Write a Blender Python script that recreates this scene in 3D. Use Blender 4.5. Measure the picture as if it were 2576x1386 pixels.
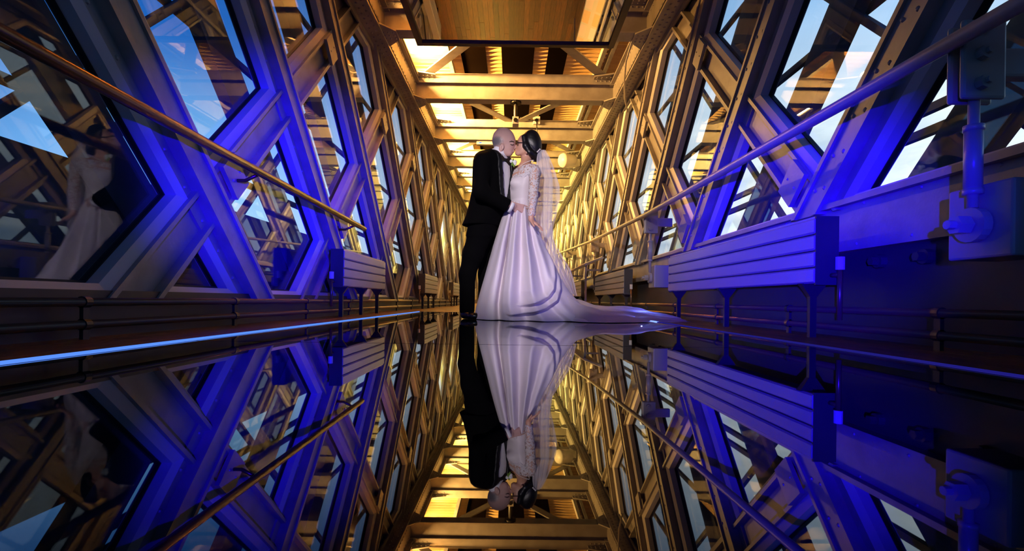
import bpy, math, random
import numpy as np
from mathutils import Vector, Matrix

random.seed(7)
RNG = np.random.RandomState(7)
scene = bpy.context.scene
for o in list(bpy.data.objects):
    bpy.data.objects.remove(o, do_unlink=True)
COL = scene.collection
PI = math.pi

# ------------------------------------------------------------------ camera
FPX = 1250.0
cd = bpy.data.cameras.new('camera')
cam = bpy.data.objects.new('camera', cd)
COL.objects.link(cam)
cd.sensor_width = 36.0
cd.lens = FPX / 2576.0 * 36.0
cd.shift_y = 62.0 / 2576.0
cd.clip_start = 0.02
cd.clip_end = 2000
cam.matrix_world = Matrix.Translation((0, 0, 0.18)) @ Matrix.Rotation(math.radians(90), 4, 'X') @ Matrix.Rotation(math.radians(0.75), 4, 'Z')
scene.camera = cam

# ------------------------------------------------------------------ view
vs = scene.view_settings
vs.view_transform = 'Standard'
vs.look = 'None'
vs.exposure = 0.0
vs.gamma = 1.0
vs.use_curve_mapping = False

# ------------------------------------------------------------------ world: dusk sky with cloud banks
w = bpy.data.worlds.new('dusk_sky')
scene.world = w
w.use_nodes = True
nt = w.node_tree
nt.nodes.clear()
N = nt.nodes.new
L = nt.links.new
out = N('ShaderNodeOutputWorld')
bg = N('ShaderNodeBackground')
tc = N('ShaderNodeTexCoord')
sep = N('ShaderNodeSeparateXYZ')
L(tc.outputs['Generated'], sep.inputs[0])
def ramp(cols):
    r = N('ShaderNodeValToRGB')
    e = r.color_ramp.elements
    while len(e) < len(cols):
        e.new(0.5)
    for i, (p, c) in enumerate(cols):
        e[i].position = p
        e[i].color = (*c, 1)
    return r
deep = ramp([(0.0, (0.03, 0.16, 0.50)), (0.2, (0.015, 0.10, 0.42)), (0.40, (0.004, 0.04, 0.25)), (1.0, (0.001, 0.008, 0.06))])
west = ramp([(0.0, (0.50, 0.76, 1.0)), (0.22, (0.22, 0.52, 0.92)), (0.40, (0.008, 0.12, 0.48)), (1.0, (0.001, 0.01, 0.08))])
east = ramp([(0.0, (1.0, 1.0, 1.0)), (0.30, (0.90, 0.96, 1.0)), (0.47, (0.34, 0.56, 0.86)), (1.0, (0.01, 0.04, 0.15))])
for r_ in (deep, west, east):
    L(sep.outputs['Z'], r_.inputs[0])
# glow of the evening sky: ahead and to the plate girder side
dotn = N('ShaderNodeVectorMath'); dotn.operation = 'DOT_PRODUCT'; dotn.inputs[1].default_value = (0.6, 0.8, 0)
L(tc.outputs['Generated'], dotn.inputs[0])
def smooth_range(a, b_):
    r_ = N('ShaderNodeMapRange'); r_.interpolation_type = 'SMOOTHSTEP'
    r_.inputs[1].default_value = a; r_.inputs[2].default_value = b_
    L(dotn.outputs['Value'], r_.inputs[0])
    return r_
mr0, mr = smooth_range(-0.15, 0.34), smooth_range(0.3, 0.9)
mx0 = N('ShaderNodeMix'); mx0.data_type = 'RGBA'
L(mr0.outputs[0], mx0.inputs[0]); L(deep.outputs[0], mx0.inputs[6]); L(west.outputs[0], mx0.inputs[7])
mx = N('ShaderNodeMix'); mx.data_type = 'RGBA'
L(mr.outputs[0], mx.inputs[0]); L(mx0.outputs[2], mx.inputs[6]); L(east.outputs[0], mx.inputs[7])
# cloud streaks
mp = N('ShaderNodeMapping'); mp.inputs['Scale'].default_value = (2.2, 2.2, 9.0)
L(tc.outputs['Generated'], mp.inputs[0])
no = N('ShaderNodeTexNoise'); no.inputs['Scale'].default_value = 2.4; no.inputs['Detail'].default_value = 7.0
L(mp.outputs[0], no.inputs['Vector'])
cr = ramp([(0.42, (0, 0, 0)), (0.64, (1, 1, 1))])
L(no.outputs[0], cr.inputs[0])
mul = N('ShaderNodeMath'); mul.operation = 'MULTIPLY'
md = N('ShaderNodeMapRange'); md.inputs[1].default_value = -0.6; md.inputs[2].default_value = 0.6; md.inputs[3].default_value = 0.12; md.inputs[4].default_value = 0.75
L(sep.outputs['X'], md.inputs[0])
L(cr.outputs[0], mul.inputs[0]); L(md.outputs[0], mul.inputs[1])
el = N('ShaderNodeMapRange'); el.inputs[1].default_value = 0.55; el.inputs[2].default_value = 0.1
L(sep.outputs['Z'], el.inputs[0])
mul2 = N('ShaderNodeMath'); mul2.operation = 'MULTIPLY'
L(mul.outputs[0], mul2.inputs[0]); L(el.outputs[0], mul2.inputs[1])
mc = N('ShaderNodeMix'); mc.data_type = 'RGBA'
mc.inputs[7].default_value = (0.20, 0.36, 0.58, 1)
L(mul2.outputs[0], mc.inputs[0]); L(mx.outputs[2], mc.inputs[6])
# dark land below the horizon
hz = N('ShaderNodeMath'); hz.operation = 'LESS_THAN'; hz.inputs[1].default_value = -0.01
L(sep.outputs['Z'], hz.inputs[0])
mg = N('ShaderNodeMix'); mg.data_type = 'RGBA'
mg.inputs[7].default_value = (0.003, 0.004, 0.008, 1)
L(hz.outputs[0], mg.inputs[0]); L(mc.outputs[2], mg.inputs[6])
L(mg.outputs[2], bg.inputs[0])
bg.inputs[1].default_value = 1.3
L(bg.outputs[0], out.inputs[0])

# ------------------------------------------------------------------ photographer's gelled lamps (near the camera), with added violet fills
def spot(name, loc, target, energy, color, size_deg, blend, radius):
    d = bpy.data.lights.new(name, 'SPOT')
    d.energy = energy
    d.color = color
    d.spot_size = math.radians(size_deg)
    d.spot_blend = blend
    d.shadow_soft_size = radius
    o = bpy.data.objects.new(name, d)
    COL.objects.link(o)
    o.location = loc
    o.rotation_euler = (Vector(target) - Vector(loc)).to_track_quat('-Z', 'Y').to_euler()
    return o
BLUE = (0.010, 0.0, 1.0)
spot('blue_gel_lamp', (1.15, -2.0, 0.25), (-1.85, 4.3, 1.05), 6000, BLUE, 20, 1.0, 0.03)
spot('blue_gel_lamp', (-1.15, -2.0, 0.25), (1.85, 3.6, 0.62), 6600, BLUE, 19.5, 1.0, 0.03)
spot('added_violet_fill', (0.0, -0.6, 0.12), (0.0, 6.5, 3.2), 90, (0.28, 0.13, 1.0), 34, 1.0, 0.05)  # added fill, tints the chords and beam undersides violet from below
spot('added_violet_fill', (1.25, 0.3, 0.35), (0.15, 4.66, 0.55), 210, (0.30, 0.20, 1.0), 17, 0.8, 0.05)  # added side fill, turns the right-facing folds of the gown lavender
spot('white_video_lamp', (-0.9, 0.6, 2.2), (0.12, 4.66, 0.90), 600, (1.0, 0.88, 0.90), 29, 0.7, 0.03)

# ------------------------------------------------------------------ materials
def principled(name, color, rough=0.5, metal=0.0, spec=0.5, **kw):
    m = bpy.data.materials.new(name)
    m.use_nodes = True
    b = m.node_tree.nodes['Principled BSDF']
    b.inputs['Base Color'].default_value = (*color, 1)
    b.inputs['Roughness'].default_value = rough
    b.inputs['Metallic'].default_value = metal
    b.inputs['Specular IOR Level'].default_value = spec
    for k, v in kw.items():
        b.inputs[k.replace('_', ' ')].default_value = v
    return m
def add_noise(m, c1, c2, scale=8, detail=4, bump=0.0, bscale=60, stretch=None, lo=0.35, hi=0.65):
    t = m.node_tree
    b = t.nodes['Principled BSDF']
    tcn = t.nodes.new('ShaderNodeTexCoord')
    src = tcn.outputs['Object']
    if stretch:
        mpn = t.nodes.new('ShaderNodeMapping')
        mpn.inputs['Scale'].default_value = stretch
        t.links.new(src, mpn.inputs[0])
        src = mpn.outputs[0]
    n = t.nodes.new('ShaderNodeTexNoise')
    n.inputs['Scale'].default_value = scale
    n.inputs['Detail'].default_value = detail
    t.links.new(src, n.inputs['Vector'])
    r = t.nodes.new('ShaderNodeValToRGB')
    r.color_ramp.elements[0].position = lo
    r.color_ramp.elements[1].position = hi
    r.color_ramp.elements[0].color = (*c1, 1)
    r.color_ramp.elements[1].color = (*c2, 1)
    t.links.new(n.outputs[0], r.inputs[0])
    t.links.new(r.outputs[0], b.inputs['Base Color'])
    if bump:
        n2 = t.nodes.new('ShaderNodeTexNoise')
        n2.inputs['Scale'].default_value = bscale
        n2.inputs['Detail'].default_value = 3
        t.links.new(src, n2.inputs['Vector'])
        bp = t.nodes.new('ShaderNodeBump')
        bp.inputs['Strength'].default_value = bump
        bp.inputs['Distance'].default_value = 0.004
        t.links.new(n2.outputs[0], bp.inputs['Height'])
        t.links.new(bp.outputs[0], b.inputs['Normal'])
    return m
MT = {}
MT['paint'] = add_noise(principled('cream_steel_paint', (.33, .30, .26), .42), (.27, .245, .21), (.36, .33, .29), 5, 5, .25, 45)
MT['frame'] = principled('window_frame_paint', (.52, .49, .47), .4)
MT['gasket'] = principled('black_gasket', (.006, .006, .007), .5)
MT['outer'] = add_noise(principled('weathered_outer_paint', (.07, .09, .12), .6), (.05, .06, .085), (.10, .12, .15), 3)
MT['rail_bronze'] = principled('bronze_rail', (.20, .11, .05), .28, .7)
MT['rail_paint'] = principled('painted_rail', (.42, .38, .32), .3)
MT['radiator'] = principled('radiator_enamel', (.42, .38, .33), .3)
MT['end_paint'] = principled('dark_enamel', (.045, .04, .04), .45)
MT['dark_metal'] = principled('dark_metal', (.035, .024, .02), .45, .1)
MT['pipe'] = principled('copper_pipe', (.22, .13, .07), .3, .6)
MT['mirror'] = principled('ceiling_mirror', (.80, .78, .74), .012, 1.0)
MT['corrugated'] = add_noise(principled('corrugated_sheet', (.66, .44, .18), .4), (.58, .38, .15), (.70, .48, .21), 3)
MT['black_plastic'] = principled('black_plastic', (.008, .008, .009), .35)
MT['white_plastic'] = principled('white_plastic', (.65, .62, .56), .4)
MT['brass'] = principled('brass', (.6, .42, .16), .25, 1.0)
MT['seam'] = principled('black_joint', (.002, .002, .002), .6)

# glass floor: dark polished glass
m = principled('black_glass_floor', (.0015, .0015, .002), .012, 0, .5)
m.node_tree.nodes['Principled BSDF'].inputs['IOR'].default_value = 1.62
MT['floor_glass'] = m
# wood
m = principled('oak_planks', (.28, .11, .03), .32)
add_noise(m, (.13, .040, .008), (.28, .095, .02), 3.0, 6, .1, 30, (14, 1.2, 1), .3, .7)
t = m.node_tree
b_ = t.nodes['Principled BSDF']
oi = t.nodes.new('ShaderNodeObjectInfo')
hv = t.nodes.new('ShaderNodeHueSaturation')
mrn = t.nodes.new('ShaderNodeMapRange'); mrn.inputs[3].default_value = .35; mrn.inputs[4].default_value = 1.05
t.links.new(oi.outputs['Random'], mrn.inputs[0]); t.links.new(mrn.outputs[0], hv.inputs['Value'])
src = b_.inputs['Base Color'].links[0].from_socket
t.links.new(src, hv.inputs['Color']); t.links.new(hv.outputs[0], b_.inputs['Base Color'])
MT['wood'] = m
# perforated tray
m = principled('perforated_tray', (.02, .016, .012), .95, 0, .0)
t = m.node_tree
tcn = t.nodes.new('ShaderNodeTexCoord')
vo = t.nodes.new('ShaderNodeTexBrick')
vo.inputs['Scale'].default_value = 28
vo.inputs['Color1'].default_value = (.0015, .001, .001, 1)
vo.inputs['Color2'].default_value = (.002, .0015, .001, 1)
vo.inputs['Mortar'].default_value = (.008, .004, .002, 1)
vo.inputs['Mortar Size'].default_value = .03
t.links.new(tcn.outputs['Object'], vo.inputs['Vector'])
t.links.new(vo.outputs[0], t.nodes['Principled BSDF'].inputs['Base Color'])
MT['tray'] = m
# window glass
m = bpy.data.materials.new('window_glass')
m.use_nodes = True
t = m.node_tree
t.nodes.clear()
o_ = t.nodes.new('ShaderNodeOutputMaterial')
tr = t.nodes.new('ShaderNodeBsdfTransparent'); tr.inputs[0].default_value = (.90, .95, .97, 1)
gl = t.nodes.new('ShaderNodeBsdfGlossy'); gl.inputs['Roughness'].default_value = 0.0; gl.inputs[0].default_value = (1, 1, 1, 1)
ge = t.nodes.new('ShaderNodeNewGeometry')
dp = t.nodes.new('ShaderNodeVectorMath'); dp.operation = 'DOT_PRODUCT'
t.links.new(ge.outputs['Normal'], dp.inputs[0]); t.links.new(ge.outputs['Incoming'], dp.inputs[1])
ab = t.nodes.new('ShaderNodeMath'); ab.operation = 'ABSOLUTE'
t.links.new(dp.outputs['Value'], ab.inputs[0])
om = t.nodes.new('ShaderNodeMath'); om.operation = 'SUBTRACT'; om.inputs[0].default_value = 1.0
t.links.new(ab.outputs[0], om.inputs[1])
p5 = t.nodes.new('ShaderNodeMath'); p5.operation = 'POWER'; p5.inputs[1].default_value = 5.0
t.links.new(om.outputs[0], p5.inputs[0])
fr = t.nodes.new('ShaderNodeMath'); fr.operation = 'MULTIPLY_ADD'; fr.inputs[1].default_value = .96; fr.inputs[2].default_value = .04
t.links.new(p5.outputs[0], fr.inputs[0])
ms = t.nodes.new('ShaderNodeMixShader')
t.links.new(fr.outputs[0], ms.inputs[0]); t.links.new(tr.outputs[0], ms.inputs[1]); t.links.new(gl.outputs[0], ms.inputs[2])
t.links.new(ms.outputs[0], o_.inputs[0])
MT['glass'] = m
def emission(name, color, strength):
    m = bpy.data.materials.new(name)
    m.use_nodes = True
    t = m.node_tree
    t.nodes.clear()
    o_ = t.nodes.new('ShaderNodeOutputMaterial')
    e = t.nodes.new('ShaderNodeEmission')
    e.inputs[0].default_value = (*color, 1)
    e.inputs[1].default_value = strength
    t.links.new(e.outputs[0], o_.inputs[0])
    return m
MT['led'] = emission('blue_led_line', (.10, .27, 1.0), 1.1)
MT['led_dim'] = emission('dim_blue_led_line', (.06, .05, .9), .22)
MT['led_hot'] = emission('bright_blue_led_line', (.16, .28, 1.0), 5)
MT['tube_lamp'] = emission('warm_tube', (1.0, .62, .2), 9)
# backlit picture panel
m = emission('backlit_picture', (1, .8, .3), 1.6)
t = m.node_tree
e = [n for n in t.nodes if n.type == 'EMISSION'][0]
tcn = t.nodes.new('ShaderNodeTexCoord')
n = t.nodes.new('ShaderNodeTexNoise'); n.inputs['Scale'].default_value = 1.6; n.inputs['Detail'].default_value = 3
t.links.new(tcn.outputs['Object'], n.inputs['Vector'])
r = t.nodes.new('ShaderNodeValToRGB')
for i, (p, c) in enumerate([(.3, (.75, .45, .05)), (.45, (1, .85, .25)), (.55, (1, .95, .7)), (.7, (.45, .75, .85))]):
    if i > 1:
        r.color_ramp.elements.new(p)
    r.color_ramp.elements[i].position = p
    r.color_ramp.elements[i].color = (*c, 1)
t.links.new(n.outputs[0], r.inputs[0]); t.links.new(r.outputs[0], e.inputs[0])
MT['backlit'] = m
# people
MT['skin_m'] = principled('fair_skin', (.62, .38, .31), .45, Subsurface_Weight=.0)
MT['skin_f'] = principled('tan_skin', (.62, .33, .22), .42)
MT['suit'] = principled('black_wool', (.0018, .0017, .002), .9, 0, .06)
MT['satin'] = principled('black_satin', (.004, .004, .005), .45, 0, .3)
MT['shoe'] = principled('black_leather', (.006, .006, .007), .25)
MT['shirt'] = principled('white_cotton', (.78, .77, .80), .7)
MT['hair'] = add_noise(principled('black_hair', (.006, .005, .006), .40), (.004, .0035, .004), (.010, .008, .008), 30, 4, .5, 30, (1, 6, 1))
MT['dress'] = principled('ivory_satin', (.70, .63, .66), .42, 0, .3)
MT['pearl'] = principled('pearl', (.85, .78, .75), .2)
MT['petal'] = principled('white_petal', (.85, .85, .80), .6)
MT['leaf'] = principled('green_leaf', (.16, .30, .03), .5)
def sheer(name, color, alpha, noise=None, lo=.45, hi=.55):
    m = bpy.data.materials.new(name)
    m.use_nodes = True
    t = m.node_tree
    t.nodes.clear()
    o_ = t.nodes.new('ShaderNodeOutputMaterial')
    tr = t.nodes.new('ShaderNodeBsdfTransparent')
    df = t.nodes.new('ShaderNodeBsdfDiffuse'); df.inputs[0].default_value = (*color, 1)
    tl = t.nodes.new('ShaderNodeBsdfTranslucent'); tl.inputs[0].default_value = (*color, 1)
    m1 = t.nodes.new('ShaderNodeMixShader'); m1.inputs[0].default_value = .35
    t.links.new(df.outputs[0], m1.inputs[1]); t.links.new(tl.outputs[0], m1.inputs[2])
    m2 = t.nodes.new('ShaderNodeMixShader'); m2.inputs[0].default_value = alpha
    t.links.new(tr.outputs[0], m2.inputs[1]); t.links.new(m1.outputs[0], m2.inputs[2])
    if noise:
        tcn = t.nodes.new('ShaderNodeTexCoord')
        n = t.nodes.new('ShaderNodeTexNoise'); n.inputs['Scale'].default_value = noise; n.inputs['Detail'].default_value = 1.5; n.inputs['Distortion'].default_value = 1.6
        t.links.new(tcn.outputs['Object'], n.inputs['Vector'])
        r = t.nodes.new('ShaderNodeMapRange'); r.inputs[1].default_value = lo; r.inputs[2].default_value = hi; r.inputs[3].default_value = 0.12; r.inputs[4].default_value = 1.0
        t.links.new(n.outputs[0], r.inputs[0]); t.links.new(r.outputs[0], m2.inputs[0])
    t.links.new(m2.outputs[0], o_.inputs[0])
    return m
MT['veil'] = sheer('sheer_veil', (.92, .87, .92), .58)
MT['tulle'] = sheer('tulle', (.80, .72, .76), .55)
MT['lace'] = sheer('floral_lace', (.85, .82, .84), .8, 42, .42, .50)

# ------------------------------------------------------------------ mesh helpers
class MB:
    def __init__(s):
        s.v = []; s.f = []
    def add(s, vs_, fs_):
        b = len(s.v)
        s.v += [tuple(p) for p in vs_]
        s.f += [tuple(i + b for i in f) for f in fs_]
        return s
    def box(s, x0, x1, y0, y1, z0, z1):
        return s.add([(x0, y0, z0), (x1, y0, z0), (x1, y1, z0), (x0, y1, z0), (x0, y0, z1), (x1, y0, z1), (x1, y1, z1), (x0, y1, z1)],
                     [(0, 3, 2, 1), (4, 5, 6, 7), (0, 1, 5, 4), (1, 2, 6, 5), (2, 3, 7, 6), (3, 0, 4, 7)])
    def bar(s, p0, p1, wv, hv):
        p0, p1, wv, hv = Vector(p0), Vector(p1), Vector(wv) / 2, Vector(hv) / 2
        vs_ = []
        for p in (p0, p1):
            vs_ += [p - wv - hv, p + wv - hv, p + wv + hv, p - wv + hv]
        return s.add(vs_, [(0, 1, 2, 3), (7, 6, 5, 4), (0, 4, 5, 1), (1, 5, 6, 2), (2, 6, 7, 3), (3, 7, 4, 0)])
    def loft(s, A, B, cap=True):
        n = len(A)
        fs_ = [(i, (i + 1) % n, n + (i + 1) % n, n + i) for i in range(n)]
        if cap:
            fs_ += [tuple(range(n))[::-1], tuple(range(n, 2 * n))]
        return s.add(list(A) + list(B), fs_)
    def tube(s, pts, r, n=10, cap=True):
        pts = [Vector(p) for p in pts]
        rs = r if isinstance(r, (list, tuple)) else [r] * len(pts)
        b = len(s.v)
        up0 = None
        for i, p in enumerate(pts):
            d = (pts[min(i + 1, len(pts) - 1)] - pts[max(i - 1, 0)]).normalized()
            if up0 is None:
                up0 = Vector((0, 0, 1)) if abs(d.z) < .9 else Vector((1, 0, 0))
            a = d.cross(up0).normalized(); c = a.cross(d).normalized(); up0 = c
            for k in range(n):
                t_ = 2 * PI * k / n
                s.v.append(tuple(p + (a * math.cos(t_) + c * math.sin(t_)) * rs[i]))
        for i in range(len(pts) - 1):
            for k in range(n):
                k2 = (k + 1) % n
                s.f.append((b + i * n + k, b + i * n + k2, b + (i + 1) * n + k2, b + (i + 1) * n + k))
        if cap:
            s.f.append(tuple(b + k for k in range(n))[::-1])
            s.f.append(tuple(b + (len(pts) - 1) * n + k for k in range(n)))
        return s
    def dome(s, p, nrm, r, n=6):
        p, nrm = Vector(p), Vector(nrm).normalized()
        a = nrm.orthogonal().normalized(); c = nrm.cross(a)
        b = len(s.v)
        for k in range(n):
            t_ = 2 * PI * k / n
            s.v.append(tuple(p + (a * math.cos(t_) + c * math.sin(t_)) * r))
        for k in range(n):
            t_ = 2 * PI * k / n
            s.v.append(tuple(p + (a * math.cos(t_) + c * math.sin(t_)) * r * .65 + nrm * r * .55))
        s.v.append(tuple(p + nrm * r * .75))
        for k in range(n):
            k2 = (k + 1) % n
            s.f.append((b + k, b + k2, b + n + k2, b + n + k))
            s.f.append((b + n + k, b + n + k2, b + 2 * n))
        return s
    def ball(s, c, r, nu=12, nv=8):
        rx, ry, rz = r if isinstance(r, (tuple, list)) else (r, r, r)
        b = len(s.v)
        s.v.append((c[0], c[1], c[2] - rz))
        for j in range(1, nv):
            ph = -PI / 2 + PI * j / nv
            for i in range(nu):
                th = 2 * PI * i / nu
                s.v.append((c[0] + rx * math.cos(ph) * math.cos(th), c[1] + ry * math.cos(ph) * math.sin(th), c[2] + rz * math.sin(ph)))
        s.v.append((c[0], c[1], c[2] + rz))
        top = len(s.v) - 1
        for i in range(nu):
            i2 = (i + 1) % nu
            s.f.append((b, b + 1 + i2, b + 1 + i))
            for j in range(nv - 2):
                s.f.append((b + 1 + j * nu + i, b + 1 + j * nu + i2, b + 1 + (j + 1) * nu + i2, b + 1 + (j + 1) * nu + i))
            s.f.append((b + 1 + (nv - 2) * nu + i, b + 1 + (nv - 2) * nu + i2, top))
        return s
    def grid(s, P):
        b = len(s.v)
        nu, nv = len(P), len(P[0])
        for row in P:
            s.v += [tuple(p) for p in row]
        for i in range(nu - 1):
            for j in range(nv - 1):
                s.f.append((b + i * nv + j, b + (i + 1) * nv + j, b + (i + 1) * nv + j + 1, b + i * nv + j + 1))
        return s
    def mesh(s, name, mat, smooth=False):
        me = bpy.data.meshes.new(name)
        me.from_pydata(s.v, [], s.f)
        me.update()
        if mat:
            me.materials.append(MT[mat])
        if smooth:
            me.polygons.foreach_set('use_smooth', [True] * len(me.polygons))
        return me
    def build(s, name, mat, parent=None, smooth=False):
        return place(s.mesh(name, mat, smooth), name, parent)
def place(me, name, parent=None, loc=(0, 0, 0)):
    o = bpy.data.objects.new(name, me)
    COL.objects.link(o)
    o.location = loc
    if parent:
        o.parent = parent
    return o
def empty(name, loc=(0, 0, 0), parent=None):
    return place(None, name, parent, loc)
def tag(o, label=None, cat=None, group=None, kind=None):
    if label: o['label'] = label
    if cat: o['category'] = cat
    if group: o['group'] = group
    if kind: o['kind'] = kind
    return o
def local(parent_obj, fn):
    return fn
def bevel(o, w_=.006, seg=2):
    b = o.modifiers.new('bevel', 'BEVEL')
    b.width = w_; b.segments = seg; b.limit_method = 'ANGLE'
    return o

# ------------------------------------------------------------------ lattice dimensions
B = 2.0          # bay length
S0 = 3.70         # post line: Y + Z = S0 + k B
D0 = -2.20        # brace line: Z - Y = D0 - m B
XW = 1.85         # wall plane
R2 = math.sqrt(2)
ZT = 3.36         # underside of top chord
ZB = {-1: .20, 1: .74}
YEND = 33.0
SIDE = {-1: 'left', 1: 'right'}

walls = {}
for s in (-1, 1):
    wl = empty('wall_' + SIDE[s], (s * XW, 0, 0))
    tag(wl, 'cream painted riveted steel lattice wall on the ' + ('panelled window side above low sills' if s < 0 else 'side with deep plate girder and turnbuckles'), 'wall', kind='structure')
    walls[s] = wl

POST = [(-.17, 0), (-.17, .035), (-.088, .035), (-.088, .105), (-.062, .105), (-.062, .088), (.062, .088), (.062, .105), (.088, .105), (.088, .035), (.17, .035), (.17, 0), (.12, -.06), (-.12, -.06)]
BRACE = [(-.12, -.02), (-.12, .072), (-.094, .072), (-.094, .018), (.094, .018), (.094, .072), (.12, .072), (.12, -.02)]
def post_mesh(s):
    zb, zt = ZB[s] - .04, ZT + .1
    A = [(-s * p, S0 + u * R2 - zb, zb) for u, p in POST]
    Bv = [(-s * p, S0 + u * R2 - zt, zt) for u, p in POST]
    return MB().loft(A, Bv).mesh('lattice_post', 'paint')
def brace_mesh(s):
    zb, zt = ZB[s] - .04, ZT + .1
    A = [(-s * p, zb - (D0 + u * R2), zb) for u, p in BRACE]
    Bv = [(-s * p, zt - (D0 + u * R2), zt) for u, p in BRACE]
    return MB().loft(A, Bv).mesh('lattice_brace', 'paint')
def bolts_mesh(s):
    b = MB()
    z = ZB[s] + .1
    while z < ZT:
        for u in ((-.125, .125) if s < 0 else (-.03, .03)):
            p = .035 if abs(u) > .1 else .088
            b.dome((-s * p, S0 + u * R2 - z, z), (-s, 0, 0), .013)
        z += .16
    return b.mesh('post_bolts', 'paint')
def node_plate_mesh(s, sgn):
    # cover plate on the brace beside a post, with two screws; around node (Y,Z)=(S0-D0)/2,(S0+D0)/2
    yc, zc = (S0 - D0) / 2, (S0 + D0) / 2
    b = MB()
    tv = Vector((0, 1, 1)).normalized(); nv = Vector((0, 1, -1)).normalized()
    c = Vector((-s * .085, yc, zc)) + tv * (.27 * sgn)
    b.bar(c - tv * .09, c + tv * .09, nv * .235, (.03, 0, 0))
    for t_ in (-.05, .05):
        b.dome(c + tv * t_ + Vector((-s * .015, 0, 0)), (-s, 0, 0), .009)
    return b.mesh('cover_plate', 'paint')
KMIN, KMAX = -2, 15
for s in (-1, 1):
    pm, bm_, bo = post_mesh(s), brace_mesh(s), bolts_mesh(s)
    np_, nm_ = node_plate_mesh(s, 1), node_plate_mesh(s, -1)
    for k in range(KMIN, KMAX):
        p = place(pm, 'lattice_post', walls[s], (0, k * B, 0))
        if k < 7:
            q_ = place(bo, 'post_bolt_row', p)
            q_['kind'] = 'stuff'
        r_ = place(bm_, 'lattice_brace', walls[s], (0, k * B, 0))
        if k < 7:
            place(np_, 'cover_plate', r_, (0, 0, 0))
            place(nm_, 'cover_plate', r_, (0, B, B))

# convex polygon from half planes  a*Y + b*Z <= c
def clip_poly(hp):
    poly = [(-50, -50), (50, -50), (50, 50), (-50, 50)]
    lab = [None] * 4
    for i, (a, b, c) in enumerate(hp):
        np2, nl = [], []
        n = len(poly)
        for j in range(n):
            p, q2 = poly[j], poly[(j + 1) % n]
            fp, fq = a * p[0] + b * p[1] - c, a * q2[0] + b * q2[1] - c
            if fp <= 0:
                np2.append(p); nl.append(lab[j])
                if fq > 0:
                    t_ = fp / (fp - fq)
                    np2.append((p[0] + (q2[0] - p[0]) * t_, p[1] + (q2[1] - p[1]) * t_)); nl.append(i)
            elif fq <= 0:
                t_ = fp / (fp - fq)
                np2.append((p[0] + (q2[0] - p[0]) * t_, p[1] + (q2[1] - p[1]) * t_)); nl.append(lab[j])
        poly, lab = np2, nl
        if not poly:
            return [], []
    return poly, lab
def edges_by_label(poly, lab):
    d = {}
    n = len(poly)
    for j in range(n):
        if lab[j] is not None:
            d[lab[j]] = (poly[j], poly[(j + 1) % n])
    return d
def diamond(j, op, ob, zmin, zmax, oz):
    # cell between posts k=0,1 and braces m=-j,-j+1 (base copy, shifted later)
    s_lo, s_hi = S0 + op * R2, S0 + B - op * R2
    d_hi, d_lo = D0 + j * B - ob * R2, D0 + (j - 1) * B + ob * R2
    return [(-1, -1, -s_lo), (1, 1, s_hi), (1, -1, -d_lo), (-1, 1, d_hi), (0, -1, -(zmin + oz)), (0, 1, zmax - oz)]
win_meshes = {}
def window_meshes(s, j):
    zmin = ZB[s] - .02
    zmax = ZT - .03
    O = edges_by_label(*clip_poly(diamond(j, .165, .115, zmin, zmax, 0)))
    I = edges_by_label(*clip_poly(diamond(j, .205, .170, zmin, zmax, .05)))
    G = edges_by_label(*clip_poly(diamond(j, .212, .177, zmin, zmax, .062)))
    ip, _ = clip_poly(diamond(j, .209, .174, zmin, zmax, .054))
    fr_, ga = MB(), MB()
    for k in O:
        if k in I:
            q4 = [O[k][0], O[k][1], I[k][1], I[k][0]]
            A = [(-s * .012, y, z) for y, z in q4]
            # sloping reveal: inner edge sits deeper than the outer edge
            F = [(-s * .05, q4[0][0], q4[0][1]), (-s * .05, q4[1][0], q4[1][1]), (-s * .028, q4[2][0], q4[2][1]), (-s * .028, q4[3][0], q4[3][1])]
            Bk = [(s * .075, y, z) for y, z in q4]
            fr_.loft(Bk, F)
        if k in I and k in G:
            q4 = [I[k][0], I[k][1], G[k][1], G[k][0]]
            ga.loft([(s * .065, y, z) for y, z in q4], [(s * .032, y, z) for y, z in q4])
    gl_ = MB()
    if len(ip) >= 3:
        gl_.loft([(s * .050, y, z) for y, z in ip], [(s * .043, y, z) for y, z in ip])
    return fr_.mesh('window_frame', 'frame'), ga.mesh('window_gasket', 'gasket'), gl_.mesh('window_pane', 'glass'), ip
wn = 0
panel_spots = []
for s in (-1, 1):
    for j in ((-1, 0, 1, 2) if s < 0 else (0, 1, 2)):
        fm, gm, pm, ip = window_meshes(s, j)
        cy = sum(p[0] for p in ip) / len(ip)
        for k in range(-2, 14):
            wn += 1
            we = empty('window_%d' % wn, (s * XW, k * B, 0))
            we['kind'] = 'structure'
            we['label'] = 'diamond shaped glazed opening in the steel lattice wall'
            place(fm, 'window_frame', we)
            place(gm, 'window_gasket', we)
            place(pm, 'window_pane', we)
            if s < 0 and j == 1 and 12.0 < cy + k * B < 22:
                panel_spots.append((ip, k))
    # solid infill at the very top under the chord
    op_, _ = clip_poly(diamond(3, .16, .11, ZB[s], ZT, 0))
    im = MB().loft([(s * .05, y, z) for y, z in op_], [(s * .02, y, z) for y, z in op_]).mesh('infill_plate', 'paint')
    for k in range(-2, 14):
        place(im, 'infill_plate', walls[s], (0, k * B, 0))
for ip, k in panel_spots:
    b = MB().loft([(-.02, y, z) for y, z in ip], [(.0, y, z) for y, z in ip])
    me = b.mesh('backlit_panel', 'backlit')
    o = place(me, 'backlit_panel', None, (-XW - .015, k * B, 0))
    tag(o, 'glowing yellow backlit picture panel filling a diamond opening far along the walkway', 'panel', 'backlit diamond picture panels')

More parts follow.
